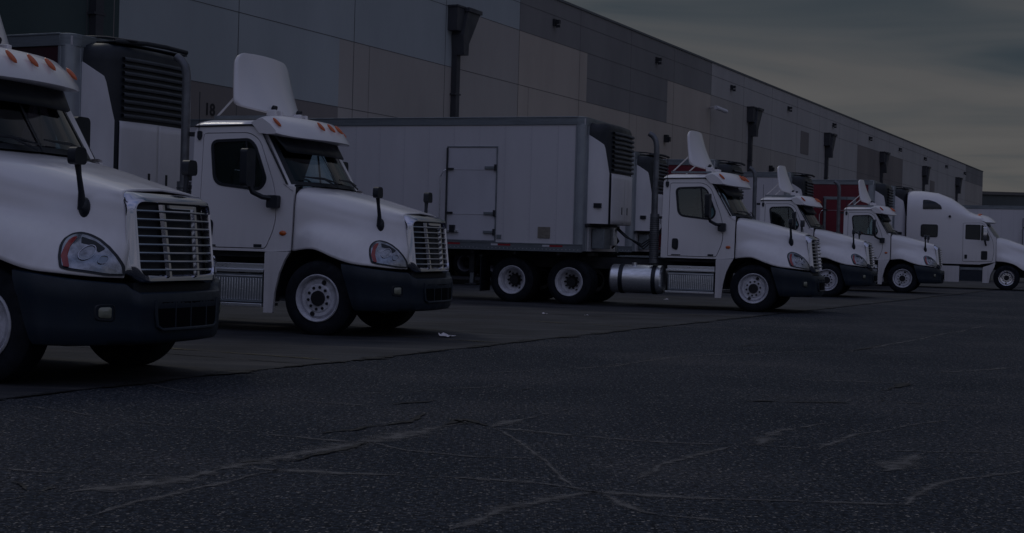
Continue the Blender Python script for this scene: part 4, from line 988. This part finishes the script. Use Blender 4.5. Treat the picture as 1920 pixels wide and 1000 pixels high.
for Y in (37.6,55.4,90.8,108.8,127,145.6,164.5):
    d=MB(); wbox(d,Y,.13,0.01,.24,0,8.7,'spout')
    for z in (2.2,4.6,7.0): wbox(d,Y,.2,.01,.255,z,z+.06,'spout')
    do=d.build('downspout',WH,smooth=0)
    h=MB()
    wbox(h,Y-.22,.26,.012,.42,9.45,10.35,'spout'); 
    # flared hopper leaning along the wall
    b0=[(Y-.14,8.6),(Y+.16,8.6),(Y+.95,10.1),(Y+.30,10.3)]
    for (o0,o1) in ((.02,.55),):
        V=[]
        for (yy,zz) in ((Y-.14,8.55),(Y+.2,8.55),(Y+.22,9.0),(Y+1.0,10.25),(Y+.1,10.25),(Y-.2,9.3)):
            V.append(wp(yy,o0,zz))
        for (yy,zz) in ((Y-.14,8.55),(Y+.2,8.55),(Y+.22,9.0),(Y+1.0,10.25),(Y+.1,10.25),(Y-.2,9.3)):
            V.append(wp(yy,o1,zz))
        h.add(V,[tuple(range(6)),tuple(range(11,5,-1))]+[(i,(i+1)%6,6+(i+1)%6,6+i) for i in range(6)],'spout')
    wbox(h,Y+.55,.5,.01,.62,10.25,10.40,'spout'); wbox(h,Y-.22,.30,.01,.46,10.35,10.42,'spout')
    h.build('downspout_hopper',do,smooth=0)
for k in range(10):
    Y=63.7+11.75*k
    v=MB(); wbox(v,Y,.12,.01,.10,11.08,11.38,'steel'); wbox(v,Y+.04,.08,.10,.28,11.18,11.34,'steel'); wbox(v,Y,.05,.12,.3,11.0,11.12,'steel'); v.build('wall_lamp',WH,smooth=0)
for (Y,z) in ((95.2,6.8),(76.9,7.2)):
    v=MB(); wbox(v,Y,.12,.01,.22,z-.2,z+.2,'steel'); wbox(v,Y,.10,.22,.34,z-.16,z+.08,'black'); v.build('security_lamp',WH,smooth=0)
v=MB(); cx=Vector(wp(83.6,.02,9.6)); e=Vector(wp(83.0,.6,9.55)); v.tube([cx,e],.05,'tapew'); v.tube([e,Vector(wp(84.4,.75,9.45))],.12,'tapew'); v.build('security_camera',WH)
for (Y,z0,z1) in ((103.2,8.4,10.0),(150.6,7.2,9.2)):
    v=MB(); wbox(v,Y,1.0 if Y<120 else 1.2,.006,.03,z0,z1,'w_tn'); v.build('wall_louvre',WH,smooth=0)
# painted dock number
cu=bpy.data.curves.new('dock_number','FONT'); cu.body='18'; cu.size=.50; cu.align_x='CENTER'; cu.align_y='CENTER'; cu.extrude=.004; cu.offset=.010; cu.resolution_u=5
tmp=bpy.data.objects.new('dock_number_curve',cu); COL.objects.link(tmp); dg=bpy.context.evaluated_depsgraph_get(); me=bpy.data.meshes.new_from_object(tmp.evaluated_get(dg)); bpy.data.objects.remove(tmp)
me.materials.clear(); me.materials.append(M['dock']); dn=bpy.data.objects.new('dock_number',me); COL.objects.link(dn); dn.parent=WH
xw,yw,zw=wp(42.05,.012,4.98); ax=Vector((WD.x,WD.y,0)); dn.matrix_world=Matrix(((ax.x,0,WN.x,xw),(ax.y,0,WN.y,yw),(0,1,0,zw),(0,0,0,1)))
# dock doors and bumpers at every bay
nd=0
for kk in range(-6,20):
    Y=62.0+5.8*kk
    if Y>YE-4: break
    d=MB(); wbox(d,Y,1.35,.008,.05,1.2,3.95,'steel'); wbox(d,Y,1.2,.05,.07,1.25,3.8,'w_br')
    for q in range(5): wbox(d,Y,1.2,.07,.075,1.7+q*.45,1.715+q*.45,'joint')
    d.build('dock_door',WH,smooth=0)
# low building beyond
fb=MB(); fb.box(60,330,236,290,-.2,11.7,'w_gr2'); fb.box(59.7,330,235.7,290.3,11.7,12.1,'w_tn2')
M['w_gr2']=wmat('far_grey_wall',(.075,.085,.085)); M['w_tn2']=wmat('far_coping',(.12,.115,.11))
LB=empty('far_building',(190,236,0)); tag(LB,'low grey warehouse beyond the end of the long painted one','warehouse')
for nme,args,m in (('wall',(-130,140,0,54,-.2,11.7),'w_gr2'),('roof_parapet',(-130.3,140,-.3,54.3,11.7,12.2),'w_tn2')):
    q=MB(); q.box(*args,m); q.build(nme,LB,smooth=0)
q=MB()
for k in range(9): q.box(-118+k*28,-117.6+k*28,-.05,.02,0,11.7,'joint')
q.build('panel_joint',LB,smooth=0)
# ---------------------------------------------------------------- vehicles
TH=19.5
def place(o,W,th,lat=1.16):
    a=rad(th); d=Vector((math.cos(a),-math.sin(a),0)); n=Vector((math.sin(a),math.cos(a),0)); o.location=Vector((W[0],W[1],0))+n*lat; o.rotation_euler=(0,0,-a)
GT='white semi truck tractors parked in a row'
T0=make_tractor()
spec=[((-4.36,11.65),19.5,'white day cab truck nearest the camera, cut off by the left edge'),
 ((-2.54,18.6),19.5,'white day cab truck second in the row, in front of the wall number 18'),
 ((5.0,29.4),19.5,'white day cab truck coupled to the long white trailer with a side door'),
 ((9.05,40.85),19.5,'white day cab truck overlapped by the middle truck, in front of the hidden red trailer'),
 ((13.05,47.5),19.5,'white day cab truck, fifth in the row, directly in front of the bright red trailer')]
for i,(W,th,lab) in enumerate(spec):
    o=T0 if i==0 else copy_tree(T0); place(o,W,th); tag(o,lab,'truck',GT)
SL=make_sleeper(); place(SL,(19.42,55.8),19.5); tag(SL,'white truck with tall aerodynamic sleeper cab at the right end of the row','truck')
def ptrail(o,c,th):
    a=rad(th); n=Vector((math.sin(a),math.cos(a),0)); o.location=Vector((c[0],c[1],0))+n*1.3; o.rotation_euler=(0,0,-a)
def tr(c,th,lab,side='trail',**k):
    o=make_trailer(side,**k); ptrail(o,c,th); tag(o,lab,'trailer','refrigerated trailers backed up to the docks'); return o
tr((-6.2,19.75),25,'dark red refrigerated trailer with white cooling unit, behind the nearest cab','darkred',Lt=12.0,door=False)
tr((1.50,30.35),21.5,'long white refrigerated trailer with side door, filling the middle of the row','trail',Lt=14.3,flap=False)
tr((3.45,40.9),21,'white refrigerated trailer mostly hidden, its cooling unit showing behind the middle exhaust stack','trail',Lt=11.5,door=False)
tr((6.15,43.6),21,'red refrigerated trailer hidden behind the middle cab, topped by black cooling unit','redtr',Lt=12.7,door=False)
tr((9.6,49.4),21,'white refrigerated trailer behind the fourth cab, black cooling unit right of the roof deflector','trail',Lt=13.3,flap=True)
tr((13.45,53.1),21,'bright red refrigerated trailer with pale door frame behind the fifth truck','redtr',Lt=14.3,ddx=1.35,flap=False)
tr((15.3,57.2),22,'white refrigerated trailer right behind the tall sleeper cab','trail',Lt=14.3,door=False,flap=True)
tr((30.0,74.2),20,'plain white trailer at the far right behind the sleeper cab hood','trail',Lt=16.2,reefer=False)
# ---------------------------------------------------------------- litter
def litter(px_,py_,s,seed,lab,grp=None):
    x,y=pix(px_,py_); random.seed(seed); m=MB(); G=[]
    for i in range(7):
        row=[]
        for k in range(5):
            row.append(((i-3)*s*.17+random.uniform(-.02,.02)*s*3,(k-2)*s*.16+random.uniform(-.02,.02)*s*3,.016+s*.30*abs(noise.noise(Vector((i*.8,k*.9,seed))))*(1.3 if i<3 else .5)))
        G.append(row)
    m.grid(G,'paper'); o=m.build('paper_litter',smooth=0,solid=.003); o.location=(x,y,0); o.rotation_euler=(0,0,random.uniform(0,3)); tag(o,lab,'litter',grp)
litter(838,633,.24,3,'crumpled white paper lying on the apron in front of the second truck')
litter(1022,590,.09,5,'tiny white paper scrap on the apron below the drive wheels, left one of two','paper scraps')
litter(1100,593,.07,8,'tiny white paper scrap on the apron below the drive wheels, right one of two','paper scraps')
litter(1249,563,.12,9,'small pale scrap lying under the fuel tank of the middle truck')
